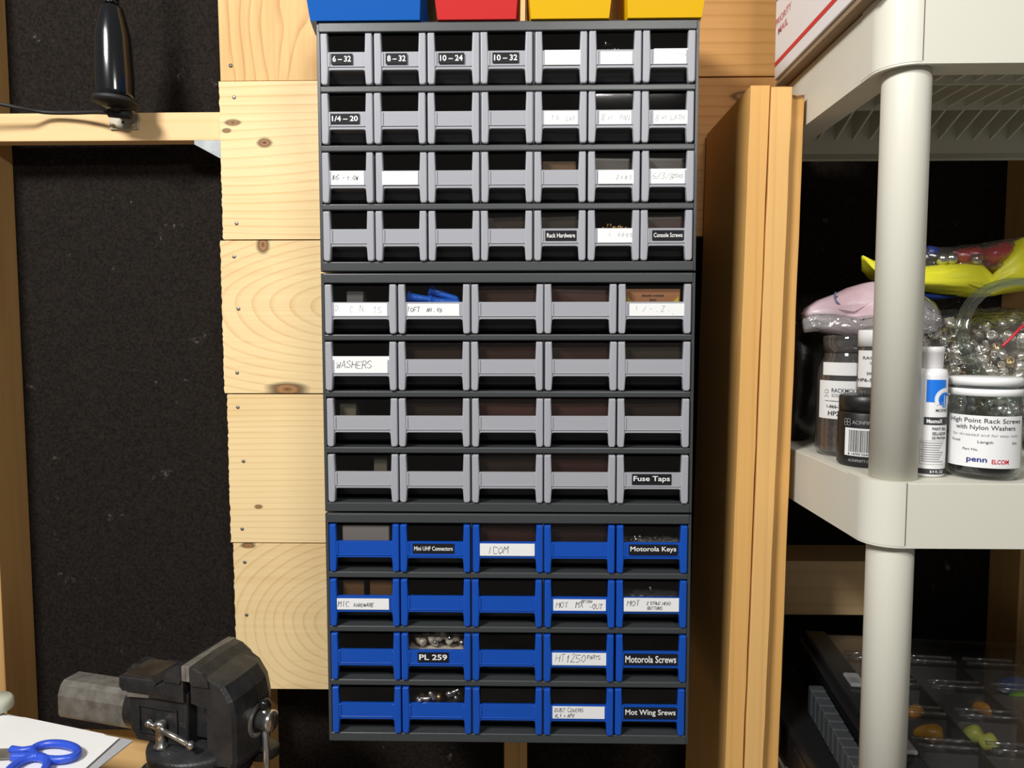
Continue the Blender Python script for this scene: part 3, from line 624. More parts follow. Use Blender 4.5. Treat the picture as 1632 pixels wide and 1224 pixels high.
def shelf_tier(ztop, h, lab):
    bm = new(); r = .032
    po = rr_outline(SX0, SX1, SY0, SY1, r); pin = rr_outline(SX0+.004, SX1-.004, SY0+.004, SY1-.004, r-.004)
    pl_ = rr_outline(SX0+.034, SX1-.034, SY0+.034, SY1-.034, .015)
    ring_solid(bm, po, pin, ztop-h, ztop-.001)
    ring_solid(bm, rr_outline(SX0+.0008, SX1-.0008, SY0+.0008, SY1-.0008, r), pin, ztop-.0015, ztop)
    ring_solid(bm, pin, pl_, ztop-h+.002, ztop-h+.005)       # underside rim
    ring_solid(bm, pl_, rr_outline(SX0+.037, SX1-.037, SY0+.037, SY1-.037, .013), ztop-h+.002, ztop-.003)
    f = bm.faces.new([bm.verts.new((x, y, ztop)) for x, y in pin]); f = bm.faces.new([bm.verts.new((x, y, ztop-.004)) for x, y in pin][::-1])
    # ribs below the deck
    x = SX0+.05
    while x < SX1-.05:
        prism(bm, [(SY0+.035, ztop-.004), (SY0+.035, ztop-.030), (SY0+.10, ztop-.022), (SY1-.10, ztop-.022), (SY1-.035, ztop-.05), (SY1-.035, ztop-.004)], 'X', x, x+.003); x += .0245
    for yy in (SY0+.10, .07, SY1-.10): box(bm, SX0+.036, SX1-.036, yy-.0015, yy+.0015, ztop-.026, ztop-.004)
    o = fin('shelf_tier', bm, M['cream'], t); tag(o, lab)
    # corner cap seams
    bm = new(); e = .0004
    cap = rr_outline(SX0-e, SX1+e, SY0-e, SY1+e, r+e)[0:25]
    P = [(SX0-e, SY0+r+.022)]+cap+[(SX0+r+.001, SY0-e)]
    ring = []
    for (x_, y_) in P: ring.append((bm.verts.new((x_, y_, ztop-h+.002)), bm.verts.new((x_, y_, ztop+.0008)), ))
    Q = [(SX0+.006, SY0+r+.022)]+[(p[0]*.9+(SX0+r)*.1, p[1]*.9+(SY0+r)*.1) for p in cap]+[(SX0+r+.001, SY0+.006)]
    rq = [(bm.verts.new((x_, y_, ztop-h+.002)), bm.verts.new((x_, y_, ztop+.0008))) for (x_, y_) in Q]
    for i in range(len(P)-1):
        bm.faces.new((ring[i][0], ring[i+1][0], ring[i+1][1], ring[i][1])); bm.faces.new((ring[i][1], ring[i+1][1], rq[i+1][1], rq[i][1]))
        bm.faces.new((ring[i][0], ring[i+1][0], rq[i+1][0], rq[i][0])); bm.faces.new((rq[i][0], rq[i+1][0], rq[i+1][1], rq[i][1]))
    for i in (0, -1): bm.faces.new((ring[i][0], ring[i][1], rq[i][1], rq[i][0]))
    cp = fin('corner_cap', bm, M['cream'], o, world=False); bmesh_me = cp.data
    off = -WL[t.name]
    for v in bmesh_me.vertices: v.co += off
    bm = new(); xs = SX0+r+.001; box(bm, xs, xs+.0009, SY0-.0005, SY0+.0006, ztop-h+.003, ztop)
    sm = fin('seam', bm, mat('seam_shadow_gap', (.12, .11, .09), .8), o, world=False)
    for v in sm.data.vertices: v.co += off
    return o
shelf_tier(1.776, .070, 'upper shelf tier, seen from below'); shelf_tier(1.300, .066, 'middle shelf tier carrying the jars and bags'); shelf_tier(.868, .070, 'lower shelf tier carrying the organizer cases')
for (px_, py_, lab) in ((.4012, -.090, 'front left post'), (.388, .232, 'rear left post'), (1.24, -.09, 'front right post'), (1.24, .232, 'rear right post')):
    for (za, zb) in ((1.300, 1.706), (.868, 1.234), (0.0, .798)):
        bm = new(); lathe(bm, [(.0226, za-.02 if za > 0 else 0), (.0226, zb-.004), (.0215, zb+.004)], (px_, py_, 0), (0, 0, 1), 40)
        o = fin('post', bm, M['cream'], t)

# postal box on the upper tier
t = thing('postal_box', 'white postal cardboard box with a red stripe on the upper cream shelf', 'box', (.50, .0, 1.776))
bx0, bx1, by0, by1, bz0, bz1 = .352, .66, -.115, .155, 1.7775, 2.00
bm = new(); box(bm, bx0, bx1, by0, by1, bz0+.008, bz1, 0, .0015); fin('carton', bm, mat('white_card', (.80, .80, .84), .55), t)
bm = new(); box(bm, bx0+.0015, bx1-.002, by0+.001, by1-.002, bz0, bz0+.0035, 0); box(bm, bx0+.003, bx1-.002, by0+.001, by1-.002, bz0+.0045, bz0+.0078, 0); fin('bottom_flaps', bm, mat('brown_card_edge', (.30, .22, .14), .8), t)
bm = new(); box(bm, bx0-.0004, bx0, by0+.002, by1-.0015, bz0+.0245, bz0+.0305); fin('red_stripe', bm, mat('red_print', (.62, .04, .04), .6), t)
bm = new(); put_text(bm, 'PRIORITY', .095, .150, bz0+.076, bz0+.085, lambda y, z: (bx0-.0004, .248-y, z), 0, .01); put_text(bm, 'MAIL', .105, .140, bz0+.062, bz0+.071, lambda y, z: (bx0-.0004, .248-y, z), 0, .01)
fin('red_lettering', bm, mat('faded_red_print', (.62, .16, .18), .6), t)
bm = new(); box(bm, bx0-.0004, bx0, by1-.055, by1-.003, 1.886, 1.93); fin('blue_print', bm, mat('blue_print', (.10, .14, .28), .6), t)
for zz in (.0365, .0400):
    pass

# ------------------------------------------------------------------ jars and bottles on the middle tier
MT = 1.3005
gl = clear('clear_glass', (.90, .93, .93), .07, .03); pet = clear('clear_plastic', (.74, .73, .73), .09, .06, .05)
def cyl_map(c, r, ang0, zb):   # x metres along the surface (0 = centre facing ang0), z above base
    return lambda x, z: (c[0]+r*math.sin(ang0+x/r), c[1]-r*math.cos(ang0+x/r), zb+z)
def wrap(bm, c, r, ang0, a_half, z0, z1, mi=0, n=24, zb=MT):
    V = [[bm.verts.new((c[0]+r*math.sin(ang0-a_half+2*a_half*i/n), c[1]-r*math.cos(ang0-a_half+2*a_half*i/n), zb+z)) for i in range(n+1)] for z in (z0, z1)]
    for i in range(n): f = bm.faces.new((V[0][i], V[0][i+1], V[1][i+1], V[1][i])); f.material_index = mi; f.smooth = True
def jar_shell(bm, c, r, h, neck, zb, th=.0018):
    o = [(r*.86, 0), (r*.97, .003), (r, .008), (r, h*.68), (r*.97, h*.76), (neck, h*.86), (neck, h)]
    i = [(neck-th, h), (neck-th, h*.86), (r*.97-th, h*.755), (r-th, h*.68), (r-th, .009), (r*.9, .005), (1e-5, .0045)]
    lathe(bm, o+i, (c[0], c[1], zb), (0, 0, 1), 48, 0, False)
    f = bm.faces.new([bm.verts.new((c[0]+r*.86*math.cos(2*PI*k/48), c[1]+r*.86*math.sin(2*PI*k/48), zb)) for k in range(48)]); f.material_index = 0
# 1 glass jar at the right front
c = (.4990, -.079); r = .0338; hj = .1035
t = thing('glass_jar', 'clear jar with white screws label and white lid rings, front of middle shelf', 'jar', (c[0], c[1], MT))
bm = new(); jar_shell(bm, c, r, hj-.004, r*.92, MT); fin('jar_body', bm, gl, t)
bm = new(); lathe(bm, [(r*.98, hj-.0080), (r*.985, hj-.002), (r*.93, hj), (1e-5, hj)], (c[0], c[1], MT), n=40); fin('lid', bm, M['paper'], t)
bm = new(); lathe(bm, [(r*.93, hj-.0188), (r*.985, hj-.0182), (r*.985, hj-.0122), (r*.93, hj-.0115)], (c[0], c[1], MT), n=40); fin('lid_ring', bm, M['paper'], t)
ang = .50
bm = new(); wrap(bm, c, r+.0004, -ang, 1.15, .0130, .0655); fm_ = cyl_map(c, r+.0008, -ang, MT)
T_ = lambda s, a, b, z0, z1, mi=1, bo=.0: put_text(bm, s, a, b, z0, z1, fm_, mi, bo)
T_('High Point Rack Screws', -.035, .035, .0570, .0630, 1, .004); T_('with Nylon Washers', -.028, .028, .0500, .0560, 1, .004); T_('for threaded and for easy rack', -.032, .032, .0440, .0475, 2)
T_('Thread', -.033, -.023, .0385, .0410, 1); T_('Length', -.008, .008, .0370, .0405, 1); T_('Qty', .025, .031, .0370, .0400, 1); T_('Part No.', -.020, -.006, .0300, .0325, 1)
T_('penn', -.016, .002, .0170, .0225, 3, .02); T_('ELCOM', .006, .022, .0175, .0220, 4, .02)
fin('paper_label', bm, [M['paper'], M['ink'], M['pen_faint'], mat('navy_print', (.01, .02, .22), .5), mat('crimson_print', (.6, .02, .05), .5)], t)
bm = new(); lathe(bm, [(r*.80, .006), (r*.92, .010), (r*.92, .022), (r*.6, .025), (1e-5, .024)], (c[0], c[1], MT), n=32); tag(fin('black_screws', bm, mat('black_screw_heap', (.006, .006, .007), .25, .5, bump=(220, 1.0))), 'black screws heaped in the bottom of the clear jar with the screws label', 'screws', kind='stuff')
# 2 white bottle
c = (.4430, -.0780); t = thing('squeeze_bottle', 'white squeeze bottle with blue square emblem, beside the cream post', 'bottle', (c[0], c[1], MT))
hb = .1125
bm = new(); lathe(bm, [(.0140, 0), (.0155, .002), (.0160, .006), (.0160, hb-.008), (.0150, hb-.002), (.0100, hb)], (c[0], c[1], MT), n=40); fin('bottle_body', bm, mat('white_bottle', (.80, .80, .82), .35), t)
bm = new(); lathe(bm, [(.0105, hb-.0005), (.0112, hb+.001), (.0116, hb+.0155), (.0122, hb+.016), (.0122, hb+.0205), (.0114, hb+.022), (1e-5, hb+.022)], (c[0], c[1], MT), n=36); fin('flip_cap', bm, mat('white_cap', (.74, .73, .74), .4), t)
rb = .0163; ob = -.42; bm = new(); fm_ = cyl_map(c, rb, ob, MT)
def quad(x0, x1, z0, z1, mi, rr=0):
    g = cyl_map(c, rb+rr, ob, MT); n = 8
    for i in range(n):
        a, b = x0+(x1-x0)*i/n, x0+(x1-x0)*(i+1)/n; f = bm.faces.new([bm.verts.new(g(*q)) for q in ((a, z0), (b, z0), (b, z1), (a, z1))]); f.material_index = mi
quad(-.0045, .0155, .0780, .1010, 0)                      # blue square
def arc(cx, cz, r0, r1, a0, a1, mi, rr):
    g = cyl_map(c, rb+rr, ob, MT); n = 16
    for i in range(n):
        A = [math.radians(a0+(a1-a0)*k/n) for k in (i, i+1)]
        f = bm.faces.new([bm.verts.new(g(cx+q*math.cos(a), cz+q*math.sin(a))) for q, a in ((r0, A[0]), (r1, A[0]), (r1, A[1]), (r0, A[1]))]); f.material_index = mi
arc(.0145, .0810, .0080, .0115, 60, 215, 1, .0003); arc(.0145, .0810, .0001, .0080, 0, 360, 1, .0002); arc(.0145, .0805, .0050, .0076, 40, 230, 0, .0005); quad(.0112, .0127, .0730, .0860, 0, .0006); quad(.0140, .0154, .0730, .0860, 0, .0006)
put_text(bm, 'MOPAR', .0045, .0185, .0680, .0710, fm_, 2, .01); quad(-.0060, .0220, .0545, .0625, 2)
g_ = cyl_map(c, rb+.0004, ob, MT); put_text(bm, 'MaxmoX', -.0035, .0120, .0562, .0608, g_, 1, .03)
for tx_, z in (('PAINT SEAL', .0490), ('SELLADOR', .0440), ('DE PINTURA', .0395)): put_text(bm, tx_, .0020, .0180, z, z+.0032, fm_, 2)
for i in range(9): quad(-.0080+(.001 if i % 3 else 0), .0145-(i % 4)*.0015, .0355-i*.0024, .0363-i*.0024, 3)
for z in (.0380, .0135): quad(-.009, .017, z, z+.0003, 3)
quad(-.009, -.0087, .0135, .038, 3); quad(-.020, .024, .0035, .0090, 2); put_text(bm, '8.9 FL OZ', .0010, .0150, .0048, .0076, g_, 1, .01)
fin('printed_label', bm, [mat('blue_emblem', (.01, .18, .75), .4), M['paper'], M['ink'], M['pen_faint']], t)
# 3 black jar
c = (.4085, -.0140); r = .0300; t = thing('black_jar', 'black plastic jar with a barcode label, partly behind the cream post', 'jar', (c[0], c[1], MT))
bm = new(); lathe(bm, [(r*.92, 0), (r, .003), (r, .0585), (r*.97, .0605), (r*.85, .0620)], (c[0], c[1], MT), n=48); fin('jar_body', bm, mat('matte_black', (.010, .010, .012), .45), t)
bm = new(); lathe(bm, [(r*.97, .0615), (r*.97, .0780), (r*.93, .0790), (1e-5, .0790)], (c[0], c[1], MT), n=48); fin('screw_lid', bm, mat('black_lid', (.014, .014, .016), .4), t)
an = -.80; bm = new(); wrap(bm, c, r+.0004, an+.16, .56, .0125, .0435); fm_ = cyl_map(c, r+.0008, an, MT)
rng = random.Random(4); x = -.0070
while x < .0170:
    wd = rng.choice((.0004, .0006, .0010)); g = fm_; f = bm.faces.new([bm.verts.new(g(*q)) for q in ((x, .0170), (x+wd, .0170), (x+wd, .0415), (x, .0415))]); f.material_index = 1; x += wd+rng.choice((.0005, .0007))
put_text(bm, '8 14759 02457', -.0075, .0175, .0135, .0160, fm_, 1); put_text(bm, 'ACINFINITY', -.0035, .0240, .0480, .0520, fm_, 2, .01); put_text(bm, 'ACINFINITY.COM', -.0070, .0200, .0060, .0090, fm_, 2, .01)
for dx in (-.0075, -.0115):
    n = 14
    for cz in (.0518, .0480):
        for i in range(n):
            A = [2*PI*k/n for k in (i, i+1)]; f = bm.faces.new([bm.verts.new(fm_(dx+q*math.cos(a), cz+q*math.sin(a))) for q, a in ((.0017, A[0]), (.0022, A[0]), (.0022, A[1]), (.0017, A[1]))]); f.material_index = 2
fin('printed_label', bm, [M['paper'], M['ink'], mat('grey_print', (.35, .35, .37), .5)], t)
# 4 small jar standing on the black jar
c2 = (.4190, -.0120); zb = MT+.0794; r = .0210; t = thing('small_clear_jar', 'small clear jar with a white label standing on the black jar', 'jar', (c2[0], c2[1], zb))
bm = new(); jar_shell(bm, c2, r, .060, r*.85, zb); fin('jar_body', bm, pet, t)
bm = new(); lathe(bm, [(r*.95, .0545), (r*.95, .0715), (r*.9, .073), (1e-5, .073)], (c2[0], c2[1], zb), n=36); fin('lid', bm, M['paper'], t)
bm = new(); wrap(bm, c2, r+.0004, -.2, 1.3, .009, .0500, zb=zb); fm_ = cyl_map(c2, r+.0008, -.2, zb)
put_text(bm, 'RACKMOUNT', -.0240, .0240, .0400, .0435, fm_, 1, .01); put_text(bm, 'SOLUTIONS', -.0200, .0240, .0345, .0375, fm_, 2); put_text(bm, '207-6631', -.0240, .012, .0230, .0260, fm_, 1); put_text(bm, 'HP6-50', -.0280, -.004, .0150, .0190, fm_, 1, .02)
fin('paper_label', bm, [M['paper'], M['ink'], M['pen_faint']], t)
# 5 tall rackmount jar
c = (.4210, .0575); r = .0385; hj = .140; t = thing('tall_clear_jar', 'tall clear plastic jar with a white label at the left end of the middle shelf', 'jar', (c[0], c[1], MT))
bm = new(); jar_shell(bm, c, r, hj, r*.80, MT); fin('jar_body', bm, pet, t)
bm = new(); lathe(bm, [(r*.84, hj-.014), (r*.84, hj+.004), (r*.80, hj+.006), (1e-5, hj+.006)], (c[0], c[1], MT), n=48); fin('lid', bm, pet, t)
bm = new(); wrap(bm, c, r+.0005, -.50, .80, .0985, .1140, n=24); wrap(bm, c, r+.0005, -.45, 1.0, .0460, .0920); fm_ = cyl_map(c, r+.0009, -.85, MT)
put_text(bm, 'RACKMOUNT', -.0040, .0330, .0780, .0830, fm_, 1, .01); put_text(bm, 'SOLUTIONS', -.0040, .0250, .0725, .0765, fm_, 2); put_text(bm, '1-866-207-6631', -.0100, .0260, .0590, .0630, fm_, 1); put_text(bm, 'HP24-50', -.0080, .0220, .0500, .0555, fm_, 1, .02)
for i in range(9):
    q = (-.0130+.0022*(i % 3), .0730+.0035*(i//3)+.001*(i % 2)); f = bm.faces.new([bm.verts.new(fm_(q[0]+.0008*math.cos(a), q[1]+.0008*math.sin(a))) for a in (0, PI/2, PI, 3*PI/2)]); f.material_index = 1
put_text(bm, 'www.rackmountsolutions.com', -.0130, .0200, .0670, .0685, fm_, 1)
fin('paper_label', bm, [M['paper'], M['ink'], M['pen_faint']], t)
bm = new(); lathe(bm, [(r*.80, .006), (r*.92, .010), (r*.92, .034), (r*.5, .040), (1e-5, .038)], (c[0], c[1], MT), n=32)
tag(fin('mixed_screws', bm, mat('mixed_metal_heap', (.035, .030, .028), .3, .6, mottle=(180, (.30, .16, .12)), bump=(200, 1.0))), 'mixed screws heaped in the bottom of the tall clear jar', 'screws', kind='stuff')

# ------------------------------------------------------------------ bags on the middle tier
def blob(c, s, seed, amp, n=48, m=28, p=2.4, freq=9, flat=None):
    bm = new(); rows = []
    for j in range(m+1):
        ph = PI*j/m; row = []
        for i in range(n):
            th = 2*PI*i/n
            q = Vector((math.sin(ph)*math.cos(th), math.sin(ph)*math.sin(th), -math.cos(ph)))
            k = (abs(q.x)**p+abs(q.y)**p+abs(q.z)**p)**(-1/p); q = q*k
            v = Vector((c[0]+q.x*s[0], c[1]+q.y*s[1], c[2]+q.z*s[2]))
            nn = noise.noise(v*freq+Vector((seed, 0, 0)))+.5*noise.noise(v*freq*2.3+Vector((0, seed, 0)))+.25*noise.noise(v*freq*5+Vector((0, 0, seed)))
            v += q.normalized()*nn*amp
            if flat is not None: v.z = max(v.z, flat)
            row.append(bm.verts.new(v))
            if j in (0, m): break
        rows.append(row)
    for a, b in zip(rows, rows[1:]):
        for i in range(n):
            if len(a) == 1: f = bm.faces.new((a[0], b[(i+1) % n], b[i]))
            elif len(b) == 1: f = bm.faces.new((a[i], a[(i+1) % n], b[0]))
            else: f = bm.faces.new((a[i], a[(i+1) % n], b[(i+1) % n], b[i]))
            f.smooth = True
    return bm
film = clear('clear_film', (.93, .92, .92), .07, .12, .06, wrinkle=45)
film_m = clear('milky_film', (.9, .9, .92), .10, .18, .22, wrinkle=40)
# connector bag
t = thing('connector_bag', 'clear plastic bag of silver connectors behind the clear jar on the middle shelf', 'bag', (.60, .12, MT))
fin('bag_film', blob((.640, .148, 1.395), (.130, .108, .094), 3, .010, flat=MT+.0005), film, t)
bm = blob((.640, .160, 1.385), (.112, .085, .080), 5, .008, flat=MT+.004)
tag(fin('connector_heap', bm, mat('metal_heap', (.12, .10, .08), .25, .8, mottle=(90, (.50, .46, .38)), bump=(150, 1.0))), 'mass of small silver connectors deep inside the clear bag', 'connector', kind='stuff')
nickel = [mat('nickel', (.74, .71, .63), .28, .8), mat('bright_nickel', (.90, .89, .85), .25, .8), mat('dull_brass', (.42, .34, .18), .3, .9), mat('copper_pin', (.50, .28, .14), .3, .9)]
rr = random.Random(21)
def connector(p, d, s, mt):
    bm = new(); lathe(bm, [(.0028*s, 0), (.0028*s, .005*s), (.0052*s, .0052*s), (.0056*s, .0065*s), (.0056*s, .011*s), (.0050*s, .0115*s), (.0050*s, .0155*s), (.0036*s, .0155*s), (.0036*s, .012*s), (.0012*s, .0118*s), (.0010*s, .016*s)], p, d, 12, 0)
    tag(fin('coaxial_connector', bm, mt, smooth=True), 'small silver coaxial connector in the clear bag behind the clear jar', 'connector', 'coaxial connectors in the clear bag')
for i in range(190):
    u = rr.uniform(-1.05, .75); v = rr.uniform(-.85, 1.0)
    rad = math.sqrt(max(0, 1-min(1, u*u*.55+v*v*.55)))
    p = Vector((.635+u*.104, .158-rad*.096+rr.uniform(-.004, .006), 1.388+v*.070))
    connector(p, (rr.uniform(-1, 1), rr.uniform(-1, .2), rr.uniform(-1, 1)), rr.uniform(.8, 1.35), nickel[rr.choice((0, 0, 0, 1, 1, 1, 1, 2))])
# clear tubing coil
ctr = atY(1637, 541, .018); pts = []
for i in range(96):
    a = 2*PI*i/48; e = (.003 if i > 47 else -.003); R0 = .078+.002*math.sin(3*a)+(.003 if i > 47 else 0)
    pts.append(Vector((ctr.x+R0*.93*math.cos(a), .018+e*1.8+.014*math.sin(a), ctr.z+R0*.88*math.sin(a))))
bm = new(); tube(bm, pts, .0036, 10); tag(fin('tubing_coil', bm, clear('vinyl_tube', (.80, .87, .82), .14, .06, .03)), 'coil of clear vinyl tubing leaning on the connector bag', 'tubing')
bm = new(); tube(bm, smooth_path([atY(1597, 552, .0), atY(1612, 538, -.002), atY(1630, 520, .0), atY(1660, 500, .01)]), .0016, 8); tag(fin('red_wire', bm, mat('red_wire', (.55, .02, .04), .4)), 'short red wire inside the clear tubing coil', 'wire')
# yellow bag
t = thing('yellow_bag', 'bright yellow bag with a clear red-filled top lying on the connector bag', 'bag', (.60, .14, 1.50))
ye = mat('yellow_vinyl', (.72, .70, .03), .45, bump=(25, .6))
def sheet_band(P0, P1, depth, nm, mt, thick=.004, seed=0):
    """wavy band between an upper and a lower pixel outline, bulging towards the viewer; built as a closed cushion"""
    bm = new(); n = len(P0); K = 8; F = []; Bk = []
    for i in range(n):
        fr_, bk_ = [], []
        for k in range(K+1):
            s = k/K; x = P0[i][0]+(P1[i][0]-P0[i][0])*s; y = P0[i][1]+(P1[i][1]-P0[i][1])*s
            bulge = math.sin(PI*s)**.6*(.022+.005*math.sin(i*1.3+seed)); e = min(1, i/3+.06, (n-1-i)/2+.3)
            yy = depth-bulge*e+.015*e*noise.noise(Vector((i*.9, k*1.1, seed))); fr_.append(bm.verts.new(atY(x, y, yy)))
            p = atY(x, y, yy); bk_.append(bm.verts.new((p.x, depth+.004+(depth-yy)*.8+.018*e, p.z)))
        F.append(fr_); Bk.append(bk_)
    for i in range(n-1):
        for k in range(K):
            bm.faces.new((F[i][k], F[i+1][k], F[i+1][k+1], F[i][k+1])); bm.faces.new((Bk[i][k], Bk[i][k+1], Bk[i+1][k+1], Bk[i+1][k]))
        bm.faces.new((F[i][0], Bk[i][0], Bk[i+1][0], F[i+1][0])); bm.faces.new((F[i][K], F[i+1][K], Bk[i+1][K], Bk[i][K]))
    for i in (0, n-1):
        for k in range(K): bm.faces.new((F[i][k], F[i][k+1], Bk[i][k+1], Bk[i][k]))
    return bm
up = [(1376, 407), (1392, 415), (1410, 419), (1440, 424), (1468, 425), (1500, 422), (1540, 418), (1566, 420), (1582, 437), (1600, 410), (1622, 384), (1640, 376), (1680, 380)]
lo = [(1378, 415), (1392, 432), (1410, 446), (1440, 456), (1468, 462), (1500, 468), (1540, 471), (1566, 473), (1582, 472), (1600, 468), (1622, 465), (1640, 462), (1680, 458)]
fin('vinyl_body', sheet_band(up, lo, .140, 'v', ye), ye, t, smooth=True)
up2 = [(1468, 396), (1500, 394), (1530, 391), (1560, 388), (1590, 383), (1625, 378), (1660, 372)]
lo2 = [(1468, 430), (1500, 432), (1530, 432), (1560, 432), (1590, 440), (1625, 430), (1660, 430)]
fin('clear_top', sheet_band(up2, lo2, .150, 'c', film, seed=4), clear('smoky_film', (.75, .62, .64), .10, .1, .04, wrinkle=60), t, smooth=True)
def cap(pa, pb, r, name, mt, lab, cat, grp=None):
    bm = new(); tube(bm, [pa, pa.lerp(pb, .08), pa.lerp(pb, .92), pb], [r*.6, r, r, r*.6], 14); tag(fin(name, bm, mt, smooth=True), lab, cat, grp)
rd = mat('red_foil', (.62, .02, .04), .25); 
cap(atY(1522, 412, .152), atY(1562, 404, .152), .011, 'red_tube', rd, 'red tube left of centre inside the clear top of the yellow bag', 'tube')
cap(atY(1568, 412, .150), atY(1608, 398, .150), .013, 'red_tube', rd, 'red tube at the right inside the clear top of the yellow bag', 'tube')
for i, (x, y) in enumerate(((1502, 413), (1516, 412), (1555, 414))):
    bm = new(); ball(bm, atY(x, y, .138), .0085, 0, 20); tag(fin('metal_ball', bm, M['chrome'], smooth=True), ('left', 'middle', 'right')[i]+' of the three shiny metal balls inside the yellow bag', 'ball')
cap(atY(1476, 402, .155), atY(1492, 404, .155), .009, 'blue_tube', mat('navy_plastic', (.03, .05, .25), .3), 'dark blue piece at the left inside the clear top of the yellow bag', 'tube')
# blue strip below yellow bag
bm = sheet_band([(1440, 460), (1470, 464), (1500, 468), (1525, 471)], [(1440, 474), (1470, 476), (1500, 477), (1525, 474)], .150, 'b', None, seed=2)
tag(fin('blue_pouch', bm, mat('deep_blue_vinyl', (.01, .05, .30), .4), smooth=True), 'dark blue pouch just under the yellow bag, right of the post', 'pouch')
# pink bag
pk = mat('pink_film', (.55, .36, .40), .35, mottle=(22, (.62, .50, .55)), bump=(30, .8))
up = [(1281, 499), (1292, 488), (1310, 478), (1335, 468), (1362, 457), (1390, 449), (1420, 452), (1450, 460), (1470, 470)]
lo = [(1283, 506), (1292, 515), (1310, 526), (1335, 534), (1362, 536), (1390, 532), (1420, 530), (1450, 528), (1470, 525)]
t = thing('pink_bag', 'pale pink plastic bag wrapped in clear film lying over the tall clear jar', 'bag', (.43, .10, 1.46))
fin('pink_sack', sheet_band(up, lo, .105, 'p', pk, seed=7), pk, t, smooth=True)
up = [(1281, 508), (1300, 500), (1330, 500), (1365, 505), (1400, 500), (1440, 478), (1470, 470), (1490, 482), (1499, 494), (1503, 516)]
lo = [(1284, 530), (1300, 528), (1330, 532), (1365, 538), (1400, 535), (1440, 530), (1470, 532), (1490, 532), (1500, 524), (1504, 519)]
fin('clear_wrap', sheet_band(up, lo, .072, 'w', film_m, seed=9), film_m, t, smooth=True)
bm = new(); tube(bm, smooth_path([atY(1332, 466, .10), atY(1330, 474, .097), atY(1334, 482, .094), atY(1340, 487, .094)]), .0012, 8); fin('twist_tie', bm, mat('blue_grey_tie', (.10, .14, .28), .4), t)
# dark bag at the left end
db = blob((.405, .182, 1.385), (.034, .035, .085), 14, .006, flat=MT+.0005)
tag(fin('dark_bag', db, mat('dark_plastic_bag', (.010, .010, .010), .25, bump=(70, 1.0))), 'dark crumpled bag at the far left of the middle shelf behind the tall clear jar', 'bag')

# ------------------------------------------------------------------ organizer cases on the lower tier
t = thing('tool_case', 'black case under the clear-lidded organizer on the lower cream shelf', 'case', (.62, .08, .8685))
bm = new(); box(bm, .3700, .86, -.10, .25, .8685, .925, 0, .006, 3); fin('case_body', bm, mat('black_case', (.008, .008, .009), .4), t)
for yy in (.12, .02, -.07):
    bm = new(); box(bm, .3675, .372, yy, yy+.05, .885, .915, 0, .002); fin('latch', bm, mat('black_latch', (.012, .012, .013), .3), t)
t = thing('organizer_case', 'black organizer case with a clear lid over divided compartments, behind the cream post', 'case', (.455, .255, .9255), rz=-.10)
RZ = -.10; oc = Vector((.455, .255, .9255)); Wc = .43; Dc = .37; Hc = .066    # local: x right, y back (0..-Dc), z up
mcb = mat('organizer_black', (.010, .010, .011), .35)
def lfin(name, bm, mt, par, smooth=False): return fin(name, bm, mt, par, world=False, smooth=smooth)
bm = new()
box(bm, 0, Wc, -Dc, 0, 0, .003); box(bm, 0, .004, -Dc, 0, 0, Hc-.006, 0, .001); box(bm, Wc-.004, Wc, -Dc, 0, 0, Hc-.006, 0, .001); box(bm, 0, Wc, -.004, 0, 0, Hc-.006, 0, .001); box(bm, 0, Wc, -Dc, -Dc+.004, 0, Hc-.006, 0, .001)
box(bm, -.012, .026, -Dc, 0, Hc-.016, Hc-.010, 0, .002)
tray_o = lfin('case_tray', bm, mcb, t)
for i in range(1, 5):
    bm = new(); x = .026+(Wc-.03)*i/5; box(bm, x-.0035, x+.0035, -Dc+.006, -.006, .003, Hc-.012, 0, .001); lfin('long_divider', bm, mcb, t)
for j in range(1, 5):
    y = -Dc*j/5; bm = new(); box(bm, .028, Wc-.006, y-.001, y+.001, .003, Hc-.014, 0); lfin('cross_divider', bm, clear('divider_plastic', (.5, .5, .5), .15, .1, .12), t)
lidm = clear('lid_plastic', (.80, .80, .80), .05, .05, .012)
bm = new(); box(bm, .020, Wc, -Dc, 0, Hc-.006, Hc-.003, 0, .001)
for j in range(1, 5):
    y = -Dc*j/5
    for i in range(5):
        x0 = .026+(Wc-.03)*i/5+.008; x1 = x0+(Wc-.03)/5-.016
        for dy in (-.007, .007):
            tube(bm, [(x0, y+dy, Hc-.002), (x1, y+dy, Hc-.002)], .0024, 10)
lid = lfin('clear_lid', bm, clear('lid_plastic_ribbed', (.88, .88, .88), .07, .10, .015), t)
bm = new(); box(bm, -.004, .028, -Dc, 0, Hc-.010, Hc+.002, 0, .003, 3); lfin('hinge_rail', bm, mat('rail_black', (.016, .017, .018), .22), t)
for yy in (-.150, -.30):
    bm = new(); box(bm, .004, .024, yy-.034, yy, Hc+.002, Hc+.008, 0, .003, 3); q = lfin('latch_button', bm, clear('latch_clear', (.8, .85, .85), .15, .1, .25), t)
bm = new(); 
for i in range(11): box(bm, -.030, -.010, -.135-.018*i, -.119-.018*i, -.0, .038-.0008*i, 0, .0015, 1)
box(bm, -.027, -.006, -.33, -.118, .0005, .027, 0, .002); tag(lfin('ribbed_handle', bm, mat('grey_handle', (.055, .062, .068), .4), t), 'grey ribbed side handle')
ca, sa = math.cos(RZ), math.sin(RZ)
def inpt(px, py, dz): # pixel onto the inside of the case at height dz
    return atZ(px, py, oc.z+dz)
